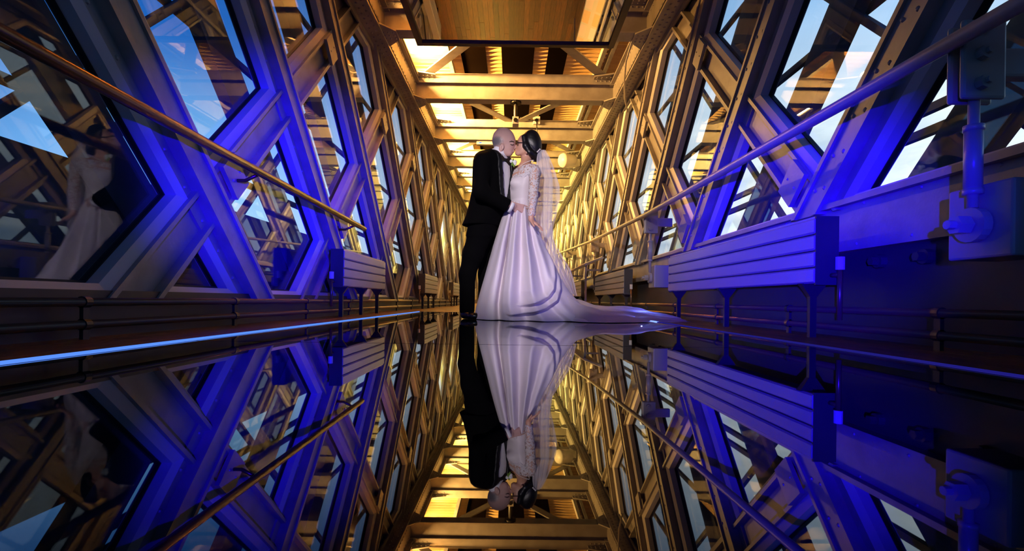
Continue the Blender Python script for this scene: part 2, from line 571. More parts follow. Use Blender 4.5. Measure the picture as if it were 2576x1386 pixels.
# bottom chords and low walls
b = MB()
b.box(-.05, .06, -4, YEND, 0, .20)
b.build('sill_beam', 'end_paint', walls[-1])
b = MB()
b.box(-.045, .10, -4, YEND, .47, .745)
b.build('plate_girder', 'paint', walls[1])
b = MB(); b.box(-.085, -.045, -4, YEND, .715, .745); b.build('girder_lip', 'paint', walls[1])
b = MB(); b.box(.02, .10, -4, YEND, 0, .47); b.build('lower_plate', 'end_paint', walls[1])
b = MB()
y = 0.4
while y < 12:
    b.dome((-.045, y, .725 - .02), (-1, 0, 0), .009); b.dome((-.045, y + .05, .50), (-1, 0, 0), .009)
    y += .36
g = b.build('girder_screws', 'paint', walls[1]); g['kind'] = 'stuff'
hexm = MB()
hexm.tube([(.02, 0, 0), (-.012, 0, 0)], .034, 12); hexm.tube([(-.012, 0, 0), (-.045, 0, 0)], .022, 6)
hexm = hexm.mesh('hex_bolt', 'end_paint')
for k in range(0, 3):
    for i in range(3):
        place(hexm, 'hex_bolt', walls[1], (0, 1.95 + i * .28 + k * B * 2 , .40))

# outer lattice beyond the glass
for s in (-1, 1):
    gm = MB()
    XO = s * .26
    SO = 3.47 if s < 0 else 3.28
    for u0, u1, p0, p1 in ((-.145, .145, .0, .025), (-.145, -.12, -.06, .0), (.12, .145, -.06, .0)):
        A = [(XO - s * p, SO + u * R2 + .8, -.8) for u, p in ((u0, p0), (u1, p0), (u1, p1), (u0, p1))]
        Bv = [(XO - s * p, SO + u * R2 - 4.4, 4.4) for u, p in ((u0, p0), (u1, p0), (u1, p1), (u0, p1))]
        gm.loft(A, Bv)
    gm = gm.mesh('outer_girder', 'outer')
    tm = MB()
    tm.loft([(XO + s * (.06 + p), -.8 - (-1.15 + u * R2), -.8) for u, p in ((-.022, 0), (.022, 0), (.022, .04), (-.022, .04))],
            [(XO + s * (.06 + p), 4.4 - (-1.15 + u * R2), 4.4) for u, p in ((-.022, 0), (.022, 0), (.022, .04), (-.022, .04))])
    tm = tm.mesh('outer_tie', 'outer')
    for k in range(-3, 14):
        place(gm, 'outer_girder', walls[s], (0, k * B, 0))
        place(tm, 'outer_tie', walls[s], (0, k * B, 0))
    for z in (1.12, 1.24, 2.06, 3.1):
        place(MB().box(XO + s * .13 - .02, XO + s * .13 + .02, -6, YEND, z - .022, z + .022).mesh('outer_rail', 'outer'), 'outer_rail', walls[s])

MB().box(-.42, -.37, -6, YEND, -1.0, .86).build('outer_parapet', 'outer', walls[-1])

# ------------------------------------------------------------------ ceiling: chords, beams, bracing, corrugated sheet
ceil = empty('ceiling', (0, 0, ZT))
tag(ceil, 'corrugated metal ceiling over cream riveted cross beams and diagonal bars', 'ceiling', kind='structure')
ZC = 4.0
def cz(z):
    return z - ZT
for s in (-1, 1):
    c = MB()
    c.box(min(s * 1.58, s * 1.86), max(s * 1.58, s * 1.86), -4, YEND, cz(3.360), cz(3.380))
    c.box(min(s * 1.58, s * 1.60), max(s * 1.58, s * 1.60), -4, YEND, cz(3.330), cz(3.630))
    c.box(min(s * 1.775, s * 1.80), max(s * 1.775, s * 1.80), -4, YEND, cz(3.310), cz(3.360))
    c.box(min(s * 1.84, s * 1.88), max(s * 1.84, s * 1.88), -4, YEND, cz(3.360), cz(4.0))
    c.box(min(s * 1.52, s * 1.60), max(s * 1.52, s * 1.60), -4, YEND, cz(3.630), cz(3.650))
    ch = c.build('top_chord', 'paint', ceil)
    r_ = MB()
    y = .5
    while y < 22:
        for xx in (1.655, 1.72):
            r_.dome((s * xx, y + (.05 if xx > 1.7 else 0), cz(3.360)), (0, 0, -1), .016)
        r_.dome((s * 1.58, y, cz(3.590)), (-s, 0, 0), .015)
        r_.dome((s * 1.58, y + .05, cz(3.390)), (-s, 0, 0), .015)
        y += .1
    rv = r_.build('chord_rivets', 'paint', ch); rv['kind'] = 'stuff'
YB1 = 6.0
def beam_mesh():
    b = MB()
    b.box(-1.58, 1.58, -.10, .10, 0, .022)
    b.box(-1.58, 1.58, -.014, .014, .022, .30)
    b.box(-1.58, 1.58, -.10, .10, .30, .322)
    b.box(-1.58, 1.58, -.115, -.10, .25, .40)
    return b.mesh('cross_beam', 'paint')
bmesh_ = beam_mesh()
gus = MB()
for s in (-1, 1):
    P = [(s * 1.60, -.28), (s * 1.60, .28), (s * 1.42, .10), (s * 1.42, -.10)]
    gus.loft([(x, y, -.016) for x, y in P], [(x, y, 0) for x, y in P])
    P = [(s * 1.60, -.34), (s * 1.60, .3), (s * 1.25, .1), (s * 1.25, -.22)]
    gus.loft([(x, y, .325) for x, y in P], [(x, y, .345) for x, y in P])
gus = gus.mesh('gusset_plate', 'paint')
grv = MB()
for s in (-1, 1):
    for x in (1.46, 1.52, 1.57):
        for y in (-.07, .07, -.0):
            grv.dome((s * x, y, -.016), (0, 0, -1), .014)
    for x in (1.30, 1.37, 1.44, 1.51):
        for y in (-.15, -.2):
            grv.dome((s * x, y, .325), (0, 0, -1), .014)
        grv.dome((s * x, -.115, .30), (0, -1, 0), .014)
grv = grv.mesh('beam_rivets', 'paint')
for i in range(-4, 12):
    yb = YB1 + i * B
    o = place(bmesh_, 'cross_beam', ceil, (0, yb, cz(3.370)))
    place(gus, 'gusset_plate', o)
    if i < 5:
        q_ = place(grv, 'beam_rivet_set', o); q_['kind'] = 'stuff'
    # K bracing: centre of even beams to the ends of the next / previous
    if i % 2 == 0:
        seg = [((0, yb, 0), (-1.5, yb + B, 0)), ((0, yb, 0), (1.5, yb + B, 0))]
    else:
        seg = [((-1.5, yb, 0), (0, yb + B, 0)), ((1.5, yb, 0), (0, yb + B, 0))]
    for p0, p1 in seg:
        d = (Vector(p1) - Vector(p0)).normalized()
        n_ = Vector((-d.y, d.x, 0))
        place(MB().bar((p0[0], p0[1], cz(3.735)), (p1[0], p1[1], cz(3.735)), n_ * .15, (0, 0, .02)).mesh('bracing_bar', 'paint'), 'bracing_bar', ceil)
# corrugated sheet (waves run along the walkway, ridges across it)
P = []
ny = int((YEND + 4) / .0156)
for i in range(ny + 1):
    y = -4 + i * .0156
    P.append([(x, y, cz(ZC) + .024 * math.sin(2 * PI * y / .125)) for x in (-1.9, 1.9)])
cs = MB().grid(P)
cs.build('corrugated_sheet', 'corrugated', ceil, True)
MB().box(-1.95, 1.95, -4, YEND, cz(ZC) + .06, cz(ZC) + .10).build('roof_deck', 'dark_metal', ceil)
for x0, x1 in ((-.84, -.45), (-.21, .29), (.50, .80)):
    MB().box(x0, x1, -4, YEND, cz(ZC - .034), cz(ZC - .026)).build('perforated_tray', 'tray', ceil)
for x0 in (-1.05, 1.30, 1.42):
    MB().box(x0, x0 + .06, -4, YEND, cz(3.89), cz(3.99)).build('ceiling_rail', 'paint', ceil)

# ------------------------------------------------------------------ floor
floor = empty('floor', (0, 0, 0))
tag(floor, 'polished dark glass floor panels with oak boards along both sides', 'floor', kind='structure')
XG = 1.27
gp = MB().box(-XG, XG, .004, B - .006, -.03, 0).mesh('glass_panel', 'floor_glass')
YG1 = 2.0 - 2 * B
for i in range(5):
    yy = YG1 + i * B
    if yy + B > 7.0 + .7:
        continue
    place(gp, 'glass_panel', floor, (0, yy, 0))
YGE = YG1 + 4 * B + .02
place(MB().box(-XG, XG, YG1 + 4 * B + .004, 7.05, -.03, 0).mesh('glass_panel', 'floor_glass'), 'glass_panel', floor)
MB().box(-1.98, 1.98, -4, YEND, -.12, -.035).build('floor_slab', 'seam', floor)
for s in (-1, 1):
    x0, x1 = sorted((s * 1.272, s * 1.335))
    MB().box(x0, x1, -2.4, 7.05, -.03, -.002).build('glass_border', 'dark_metal', floor)
MB().box(-1.335, 1.335, 7.05, 7.09, -.03, .001).build('end_border', 'pipe', floor)
pw = .108
plm = MB().box(0, pw - .003, 0, 2.995, -.03, 0).mesh('floor_plank', 'wood')
for s in (-1, 1):
    for c in range(6):
        x = 1.337 + c * pw if s > 0 else -1.337 - (c + 1) * pw
        off = random.uniform(-2.6, -.2)
        for r in range(4):
            y0 = off + r * 3.0 - .6
            y1 = min(y0 + 2.995, 7.09)
            if y1 - y0 < .2:
                continue
            if y1 - y0 > 2.9:
                place(plm, 'floor_plank', floor, (x, y0, 0))
            else:
                place(MB().box(0, pw - .003, 0, y1 - y0, -.03, 0).mesh('floor_plank', 'wood'), 'floor_plank', floor, (x, y0, 0))
ncol = int(3.97 / pw)
for c in range(ncol):
    x = -1.98 + c * pw
    y0 = 7.093
    ln = random.uniform(.6, 2.995)
    while y0 < 19:
        place(MB().box(0, pw - .003, 0, ln, -.03, random.uniform(-.0008, 0)).mesh('floor_plank', 'wood') if ln < 2.99 else plm, 'floor_plank', floor, (x, y0, 0))
        y0 += ln + .005
        ln = 2.995
MB().box(-1.98, 1.98, 19, YEND, -.035, -.002).build('far_boards', 'wood', floor)
# blue LED lines flush with the floor along the glass
for s, mat in ((-1, 'led'), (1, 'led_dim')):
    e_ = empty('led_strip', (s * 1.308, 2.5, 0))
    if s < 0:
        MB().box(-.010, .010, -4.5, 4.50, -.002, .006).build('light_line', 'led', e_)
        tag(e_, 'bright pale blue light line in the floor along the low sill side', 'light strip')
    else:
        MB().box(-.008, .008, -4.5, 1.95, -.002, .005).build('light_line', 'led_dim', e_)
        MB().box(-.008, .008, 1.95, 2.55, -.002, .006).build('bright_segment', 'led_hot', e_)
        MB().box(-.008, .008, 2.55, 4.5, -.002, .005).build('light_line', 'led_dim', e_)
        d = bpy.data.lights.new('led_spot', 'POINT'); d.energy = 1.8; d.color = (.10, .16, 1.0); d.shadow_soft_size = .004
        o = bpy.data.objects.new('led_spot', d); COL.objects.link(o); o.parent = e_; o.location = (-.10, 2.12, .045)
        tag(e_, 'dim violet blue light line in the floor running under the wedding train', 'light strip')

# far end wall with door
we = empty('wall_far', (0, YEND, 0)); tag(we, 'cream end wall of the walkway with double door', 'wall', kind='structure')
MB().box(-2, 2, 0, .1, 0, 4.1).build('wall_panel', 'paint', we)
de = empty('door_1', (0, YEND - .06, 0)); tag(de, 'brown double door closing the far end of the walkway', 'door', kind='structure')
for s in (-1, 1):
    x0, x1 = sorted((s * .01, s * .8))
    MB().box(x0, x1, 0, .06, 0.002, 2.1).build('door_leaf', 'wood', de)
    MB().ball((s * .08, -.03, 1.0), .03).build('door_knob', 'brass', de, True)

# ------------------------------------------------------------------ ceiling mirror
me_ = empty('ceiling_mirror', (0, 3.14, 3.1))
tag(me_, 'large dark framed ceiling mirror hanging over the glass floor', 'mirror')
MX, MY0, MY1 = 1.13, -2.6, 2.58
MB().box(-MX + .05, MX - .05, MY0 + .05, MY1 - .05, .012, .03).build('mirror_sheet', 'mirror', me_)
fr2 = MB()
fr2.box(-MX, -MX + .07, MY0, MY1, -.01, .06); fr2.box(MX - .07, MX, MY0, MY1, -.01, .06)
fr2.box(-MX + .07, MX - .07, MY0, MY0 + .07, -.01, .06); fr2.box(-MX + .07, MX - .07, MY1 - .07, MY1, -.01, .06)
fr2.box(-MX + .07, MX - .07, MY0 + .07, MY1 - .07, .031, .06)
bevel(fr2.build('mirror_frame', 'dark_metal', me_), .004)
for x in (-1.0, 1.0):
    for yy in (-2.0, 0.69, 2.0):
        MB().tube([(x, yy, .05), (x, yy, .30)], .012, 8).build('hanger_rod', 'dark_metal', me_)

# ------------------------------------------------------------------ warm batten lamps above the chord
def batten(i, yy, energy, col):
    e_ = empty('batten_light', (-1.535, yy, 3.67))
    tag(e_, 'warm batten lamp lying on the ceiling chord, glare washing the corrugated sheet', 'lamp', 'warm batten lamps along the ceiling chord')
    MB().box(-.035, .035, -.7, .7, -.022, .0).build('lamp_tray', 'paint', e_)
    MB().box(-.05, -.035, -.7, .7, -.022, .06).build('lamp_reflector', 'paint', e_)
    MB().tube([(0, -.65, .018), (0, .65, .018)], .018, 8).build('lamp_tube', 'tube_lamp', e_, True)
    d = bpy.data.lights.new('batten_glow', 'AREA')
    d.shape = 'RECTANGLE'; d.size = 1.25; d.size_y = .06
    d.energy = energy; d.color = col
    o = bpy.data.objects.new('batten_glow', d)
    COL.objects.link(o)
    o.parent = e_
    o.location = (0.01, 0, .05)
    v = Vector((math.cos(math.radians(44)), 0, math.sin(math.radians(44))))
    mrot = Matrix((Vector((0, 1, 0)), (-v).cross(Vector((0, 1, 0))), -v)).transposed()
    o.rotation_euler = mrot.to_euler()
for i in range(0, 11):
    yy = YB1 + B * (i + .5) - (0 if i else 0)
    batten(i, yy, (420, 680, 780, 850)[i] if i < 4 else 1250, (1.0, .50 + .045 * min(i, 5), .13 + .008 * min(i, 5)))
batten(-1, YB1 - B * .5, 110, (1.0, .46, .10))

# ------------------------------------------------------------------ radiators
def radiator(s, y0, ln, label):
    e_ = empty('radiator', (s * 1.575, y0, 0))
    tag(e_, label, 'radiator', 'slatted wall radiators')
    n = 4
    hz_ = (.63 - .285) / n
    sm = MB()
    for k in range(n):
        z0 = .285 + k * hz_
        P = [(0, z0 + .003), (-s * .0, z0 + .003), (-s * .012, z0 + .012), (-s * .012, z0 + hz_ - .012), (0, z0 + hz_ - .003), (s * .02, z0 + hz_ - .003), (s * .02, z0 + .003)]
        P = P[1:]
        sl = MB().loft([(x, .0, z) for x, z in P], [(x, ln, z) for x, z in P])
        sl.build('radiator_slat', 'radiator', e_)
    b = MB().box(min(s * .021, s * .115), max(s * .021, s * .105), .02, ln - .02, .29, .62)
    b.build('radiator_core', 'dark_metal', e_)
    MB().box(min(0, s * .115), max(0, s * .115), .0, ln, .625, .637).build('top_grille', 'radiator', e_)
    for yy in (-.006, ln - .006):
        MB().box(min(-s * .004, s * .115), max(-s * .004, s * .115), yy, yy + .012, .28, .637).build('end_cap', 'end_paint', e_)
    for yy in (.12, ln * .5, ln - .12):
        b = MB()
        b.box(s * .055 - .018, s * .055 + .018, yy - .012, yy + .012, 0, .26)
        b.loft([(s * .055 - .02, yy - .015, .22), (s * .055 + .02, yy - .015, .22), (s * .055 + .02, yy + .015, .22), (s * .055 - .02, yy + .015, .22)],
               [(s * .055 - .07, yy - .02, .29), (s * .055 + .07, yy - .02, .29), (s * .055 + .07, yy + .02, .29), (s * .055 - .07, yy + .02, .29)])
        b.build('radiator_leg', 'dark_metal', e_)
    v = MB()
    v.tube([(s * .08, -.07, .10), (s * .08, -.07, .36)], .013, 8)
    v.tube([(s * .08, -.07, .33), (s * .08, 0, .33)], .012, 8)
    vo_ = v.build('valve_pipe', 'pipe', e_, True)
    MB().tube([(s * .08, -.07, .355), (s * .08, -.07, .42)], .021, 12).build('valve_cap', 'white_plastic', vo_)
    return e_
radiator(1, 2.58, 2.4, 'long slatted radiator lit saturated blue beside the big diagonal posts')
radiator(1, 6.98, 2.4, 'slatted radiator lit golden behind the wedding train')
radiator(1, 11.3, 2.4, 'slatted radiator lit golden beyond the sloping display board')
radiator(-1, 4.62, 1.5, 'short slatted radiator lit violet blue under the diamond windows')
radiator(-1, 8.94, 1.5, 'short slatted radiator lit amber under the diamond windows')
radiator(-1, 13.26, 1.5, 'short dim radiator in brown shade behind the groom')
# floor pipes: a clipped pair on each side
for s in (-1, 1):
    e_ = empty('heating_pipes', (s * 1.715, 0, 0))
    tag(e_, 'clipped pair of copper heating pipes low along the ' + ('sill below the deep lattice windows' if s < 0 else 'lower plate under the long blue radiator'), 'pipes')
    for z in (.15, .06):
        MB().tube([(0, -3, z), (0, 20, z)], .018, 10).build('pipe_run', 'pipe', e_, True)
    y = .9
    while y < 14:
        b = MB()
        b.tube([(0, y, .15), (0, y + .03, .15)], .024, 12)
        b.tube([(0, y, .06), (0, y + .03, .06)], .024, 12)
        b.box(-.008, .008, y, y + .03, 0, .15)
        b.build('pipe_clip', 'dark_metal', e_)
        y += 1.08

# ------------------------------------------------------------------ handrails
e_ = empty('handrail', (-1.6, 3.5, .96)); tag(e_, 'bronze handrail on the low sill side ending in a rounded tip', 'handrail')
b = MB()
pts = [(0, -3.5, .06), (0, -1.8, .03), (0, 1.85, -.035)]
b.tube(pts, .0265, 14); b.ball((0, 1.85, -.035), .0265)
b.build('rail_bar', 'rail_bronze', e_, True)
for yy in (-2.9, -.35, 1.55):
    zz = -.035 if yy > 1 else 0.005
    br = MB(); br.tube([(0, yy, zz), (-.1, yy, zz - .05), (-.2, yy, zz - .05)], .012, 8)
    br.tube([(-.17, yy, zz - .05), (-.19, yy, zz - .05)], .035, 12)
    br.build('rail_bracket', 'rail_bronze', e_, True)
RAILP = [(1.5, -1.5, 1.02), (1.5, 1.7, 1.085), (1.5, 5.5, 1.16), (1.5, 9.4, 1.32), (1.5, 12.5, 1.50), (1.5, 20, 1.95)]
e_ = empty('handrail', (1.5, 5.5, 0)); tag(e_, 'painted tubular handrail with bolted brackets on the plate girder side', 'handrail')
b = MB(); b.tube([(0, y - 5.5, z) for x, y, z in RAILP], .0275, 14)
b.build('rail_bar', 'rail_paint', e_, True)
def rail_z(y):
    for a, c in zip(RAILP[:-1], RAILP[1:]):
        if a[1] <= y <= c[1]:
            return a[2] + (c[2] - a[2]) * (y - a[1]) / (c[1] - a[1])
for yy in (1.72, 5.75, 9.65, 13.95):
    z = rail_z(yy); dy = yy - 5.5
    b = MB()
    b.box(.02, .17, dy - .035, dy - .015, z - .20, z + .07); b.box(.02, .17, dy + .015, dy + .035, z - .20, z + .07)
    b.box(.14, .34, dy - .025, dy + .025, z - .12, z - .02)
    bk = b.build('rail_bracket', 'rail_paint', e_); bevel(bk, .01)
    for zz in (z + .04, z - .05, z - .15):
        b = MB()
        b.tube([(.08, dy - .075, zz), (.08, dy - .062, zz), (.08, dy - .062, zz), (.08, dy - .036, zz), (.08, dy - .036, zz), (.08, dy + .06, zz)], [.012, .012, .024, .024, .012, .012], 8)
        b.build('bracket_bolt', 'rail_paint', e_)
    # turnbuckle down to the girder
    b = MB()
    b.tube([(.09, dy, z - .10), (.09, dy, .52)], .017, 10)
    b.tube([(.09, dy, z - .28), (.09, dy, z - .30)], .03, 10)
    b.tube([(.09, dy, z - .30), (.09, dy, z - .50)], .027, 10)
    b.tube([(.09, dy, z - .50), (.09, dy, z - .52)], .030, 10)
    b.build('turnbuckle_rod', 'rail_paint', e_, True)
    b = MB()
    b.tube([(.075, dy, .46), (.105, dy, .46)], .06, 18)
    b.tube([(.0, dy, .46), (.20, dy, .46)], .016, 8)
    b.tube([(.025, dy, .46), (.07, dy, .46)], .033, 6)
    b.build('eye_bolt', 'rail_paint', e_)
    b = MB(); b.box(.11, .30, dy - .12, dy + .12, .345, .60)
    bevel(b.build('anchor_block', 'rail_paint', e_), .008)

# ------------------------------------------------------------------ sloping display board
e_ = empty('display_board', (1.38, 8.4, 0)); tag(e_, 'sloping glowing visitor display board on thin posts past the golden radiator', 'display board')
m = principled('display_print', (.9, .5, .1), .3)
t = m.node_tree
bk_ = t.nodes.new('ShaderNodeTexBrick'); bk_.inputs['Scale'].default_value = .55
bk_.inputs['Color1'].default_value = (.95, .42, .05, 1); bk_.inputs['Color2'].default_value = (.9, .7, .38, 1); bk_.inputs['Mortar'].default_value = (.8, .55, .2, 1)
tcn = t.nodes.new('ShaderNodeTexCoord'); t.links.new(tcn.outputs['Object'], bk_.inputs['Vector'])
t.links.new(bk_.outputs[0], t.nodes['Principled BSDF'].inputs['Base Color'])
bk_.offset = 0
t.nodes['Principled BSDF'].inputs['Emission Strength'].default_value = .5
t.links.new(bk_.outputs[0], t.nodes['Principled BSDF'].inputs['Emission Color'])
MT['display'] = m
b = MB(); b.bar((0, 0, .86), (0, 2.4, .86), (.32, 0, .13), (-.012, 0, .03)); b.build('board_tray', 'rail_paint', e_)
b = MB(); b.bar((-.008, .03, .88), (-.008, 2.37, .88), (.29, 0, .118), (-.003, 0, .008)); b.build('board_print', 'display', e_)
for yy in (.15, 2.25):
    b = MB(); b.box(-.13, -.10, yy - .015, yy + .015, 0, .80); b.box(-.12, .14, yy - .012, yy + .012, .70, .73); b.build('board_post', 'rail_paint', e_)

# ------------------------------------------------------------------ small ceiling devices
e_ = empty('pendant_camera', (.02, 8.0, 3.37)); tag(e_, 'black stalk camera with pale square face hanging from a cross beam', 'camera')
MB().tube([(0, 0, 0), (0, 0, -.03)], .09, 16).build('ceiling_rose', 'black_plastic', e_)
MB().tube([(0, 0, -.03), (0, 0, -.26)], .03, 10).build('stalk', 'black_plastic', e_)
bevel(MB().box(-.05, .05, -.08, .08, -.38, -.26).build('camera_body', 'white_plastic', e_))
MB().tube([(0, -.08, -.32), (0, -.10, -.32)], .032, 14).build('lens', 'black_plastic', e_)
e_ = empty('loudspeaker', (1.29, 11.72, 3.49)); tag(e_, 'cream tapered loudspeaker fixed to a beam end above the veil', 'loudspeaker')
b = MB(); b.tube([(-.17, -.10, -.03), (-.12, -.07, -.02), (.13, .06, .03), (.16, .08, .03)], [.15, .17, .13, .09], 20)
b.build('speaker_body', 'white_plastic', e_, True)
MB().box(.06, .12, .05, .17, -.02, .06).build('speaker_bracket', 'dark_metal', e_)
e_ = empty('emergency_light', (-.50, 10.0, 3.37)); tag(e_, 'small flat white emergency light under a cross beam behind the groom', 'lamp')
bevel(MB().box(-.25, .2, -.05, .05, -.08, 0).build('lamp_body', 'white_plastic', e_))
MB().box(-.2, -.15, -.053, -.05, -.055, -.035).build('indicator', 'led', e_)
e_ = empty('socket_box', (.44, 9.87, 3.74)); tag(e_, 'small grey square socket box with black cable on a beam', 'socket')
bevel(MB().box(-.07, .07, -.05, .01, -.07, .08).build('box_body', 'white_plastic', e_))
MB().tube([(0, -.05, .0), (0, -.065, 0)], .035, 14).build('plug', 'black_plastic', e_)
b = MB(); b.tube([(0, -.06, -.03), (.01, -.05, -.2), (.03, -.03, -.36)], .009, 8)
b.tube([(-.07, -.04, .0), (-.2, -.06, .01), (-.32, -.05, .05)], .012, 8)
b.build('cable', 'black_plastic', e_, True)
e_ = empty('loose_cable', (1.54, 7.1, 3.35)); tag(e_, 'pale loose cable dropping from a gusset along the riveted chord', 'cable')
MB().tube([(-.10, -.95, .04), (-.09, -.6, -.03), (-.03, -.25, -.10), (.10, .3, -.14), (.2, .55, -.25)], .012, 8).build('cable_run', 'rail_paint', e_, True)


# ================================================================== people
# implicit surfaces (smooth unions of tapered capsules and ellipsoids) meshed with surface nets
class SDF:
    def __init__(s, lo, hi, h):
        s.lo = np.array(lo, np.float32); s.h = h
        s.n = np.ceil((np.array(hi) - np.array(lo)) / h).astype(int) + 1
        s.F = np.full(s.n, .5, np.float32)
        s.ax = [(s.lo[i] + h * np.arange(s.n[i])).astype(np.float32) for i in range(3)]
    def region(s, lo, hi, pad):
        a = np.clip(np.floor((np.array(lo) - pad - s.lo) / s.h).astype(int), 0, s.n)
        b = np.clip(np.ceil((np.array(hi) + pad - s.lo) / s.h).astype(int) + 1, 0, s.n)
        sl = tuple(slice(a[i], b[i]) for i in range(3))
        X = s.ax[0][sl[0]][:, None, None]; Y = s.ax[1][sl[1]][None, :, None]; Z = s.ax[2][sl[2]][None, None, :]
        return sl, X, Y, Z
    def join(s, sl, d, k):
        a = s.F[sl]
        if k > 0:
            hh = np.maximum(k - np.abs(a - d), 0) / k
            s.F[sl] = np.minimum(a, d) - hh * hh * k * .25
        else:
            s.F[sl] = np.minimum(a, d)
    def ell(s, c, r, k=.02, rot=None, cut=False):
        r = np.array(r, float); m_ = r.max()
        sl, X, Y, Z = s.region(np.array(c) - m_, np.array(c) + m_, .06)
        if 0 in s.F[sl].shape: return s
        x, y, z = X - c[0], Y - c[1], Z - c[2]
        if rot:   # rotate about Y (profile plane), degrees
            a = math.radians(rot); ca, sa = math.cos(a), math.sin(a)
            x, z = x * ca + z * sa, -x * sa + z * ca
        q = np.sqrt((x / r[0]) ** 2 + (y / r[1]) ** 2 + (z / r[2]) ** 2)
        d = ((q - 1) * r.min()).astype(np.float32)
        if cut:
            s.F[sl] = np.maximum(s.F[sl], -d)
        else:
            s.join(sl, d, k)
        return s
    def cap(s, p, q, r0, r1, k=.02, flat=1.0):
        p, q = np.array(p, float), np.array(q, float)
        m_ = max(r0, r1)
        sl, X, Y, Z = s.region(np.minimum(p, q) - m_, np.maximum(p, q) + m_, .06)
        if 0 in s.F[sl].shape: return s
        v = q - p
        t_ = np.clip(((X - p[0]) * v[0] + (Y - p[1]) * v[1] + (Z - p[2]) * v[2]) / max(v.dot(v), 1e-9), 0, 1)
        d = np.sqrt((X - p[0] - t_ * v[0]) ** 2 + (Y - p[1] - t_ * v[1]) ** 2 + (Z - p[2] - t_ * v[2]) ** 2) - (r0 + (r1 - r0) * t_)
        s.join(sl, d.astype(np.float32), k)
        return s
    def chain(s, pts, rs, k=.02):
        for i in range(len(pts) - 1):
            s.cap(pts[i], pts[i + 1], rs[i], rs[i + 1], k)
        return s
    def profile(s, tab, ang, k=.02, off=0.0, zclip=None):
        # stacked ellipses: rows (z, cx, cy, half width along L, half depth along F); F = facing direction at angle ang
        tab = np.array(tab, float)
        tab = tab[np.argsort(tab[:, 0])]
        m_ = tab[:, 3:].max() + .05
        sl, X, Y, Z = s.region((tab[:, 1].min() - m_, tab[:, 2].min() - m_, tab[0, 0]), (tab[:, 1].max() + m_, tab[:, 2].max() + m_, tab[-1, 0]), .03)
        z1 = Z[0, 0, :]
        g = lambda c: np.interp(z1, tab[:, 0], tab[:, c])[None, None, :]
        ca, sa = math.cos(ang), math.sin(ang)
        x, y = X - g(1), Y - g(2)
        f_ = x * ca + y * sa
        l_ = -x * sa + y * ca
        w_, d_ = g(3) + off, g(4) + off
        q = (np.abs(l_ / w_) ** 2.3 + np.abs(f_ / d_) ** 2.3) ** (1 / 2.3)
        d = (q - 1) * np.minimum(w_, d_)
        d = np.maximum(d, np.maximum(tab[0, 0] - Z, Z - tab[-1, 0]))
        s.join(sl, d.astype(np.float32), k)
        return s
    def mesh(s, name, mat):
        F = s.F; h = s.h
        sg = F < 0
        nx, ny, nz = F.shape
        c = np.zeros((nx - 1, ny - 1, nz - 1), np.uint8)
        cor = [(a, b, d) for a in (0, 1) for b in (0, 1) for d in (0, 1)]
        for a, b, d in cor:
            c += sg[a:nx - 1 + a, b:ny - 1 + b, d:nz - 1 + d]
        act = (c > 0) & (c < 8)
        I = np.argwhere(act)
        acc = np.zeros((len(I), 3)); cnt = np.zeros(len(I))
        for a in cor:
            for axn in range(3):
                if a[axn]: continue
                b = list(a); b[axn] = 1
                fa = F[I[:, 0] + a[0], I[:, 1] + a[1], I[:, 2] + a[2]]
                fb = F[I[:, 0] + b[0], I[:, 1] + b[1], I[:, 2] + b[2]]
                m_ = (fa < 0) != (fb < 0)
                t_ = fa[m_] / (fa[m_] - fb[m_])
                p = np.tile(np.array(a, float), (m_.sum(), 1)); p[:, axn] = t_
                acc[m_] += p; cnt[m_] += 1
        V = (I + acc / cnt[:, None]) * h + s.lo
        idx = np.full(act.shape, -1, np.int64); idx[act] = np.arange(len(I))
        quads = []
        for axn in range(3):
            s0 = [slice(1, -1)] * 3; s1 = [slice(1, -1)] * 3
            s0[axn] = slice(0, -1); s1[axn] = slice(1, None)
            A, Bq = sg[tuple(s0)], sg[tuple(s1)]
            for flip in (0, 1):
                E = np.argwhere((A & ~Bq) if not flip else (~A & Bq))
                if not len(E): continue
                E = E + np.array([0 if i == axn else 1 for i in range(3)])
                u, v = [(1, 2), (2, 0), (0, 1)][axn]
                def cell(du, dv):
                    e = E.copy(); e[:, u] -= du; e[:, v] -= dv
                    return idx[e[:, 0], e[:, 1], e[:, 2]]
                q = np.stack([cell(1, 1), cell(0, 1), cell(0, 0), cell(1, 0)], 1)
                if flip: q = q[:, ::-1]
                quads.append(q)
        Q = np.concatenate(quads)
        Q = Q[(Q >= 0).all(1)]
        me = bpy.data.meshes.new(name)
        me.from_pydata(V.tolist(), [], Q.tolist())
        me.materials.append(MT[mat])
        me.polygons.foreach_set('use_smooth', [True] * len(me.polygons))
        me.update()
        return me

MT['brow'] = principled('brown_hair', (.06, .035, .025), .6)
YC = 4.66          # couple stand here on the glass
SC = 268.0
def q(px, py, y=0.0):
    x, z = (px - 1288 - .0131 * (755 - py)) / SC, (804 - py) / SC + .0131 * (px - 1288) / SC
    f_ = (YC + y) / YC          # same spot in the picture plane, carried to its own depth
    return (x * f_, YC + y, .18 + (z - .18) * f_)
def r(px):
    return px / SC

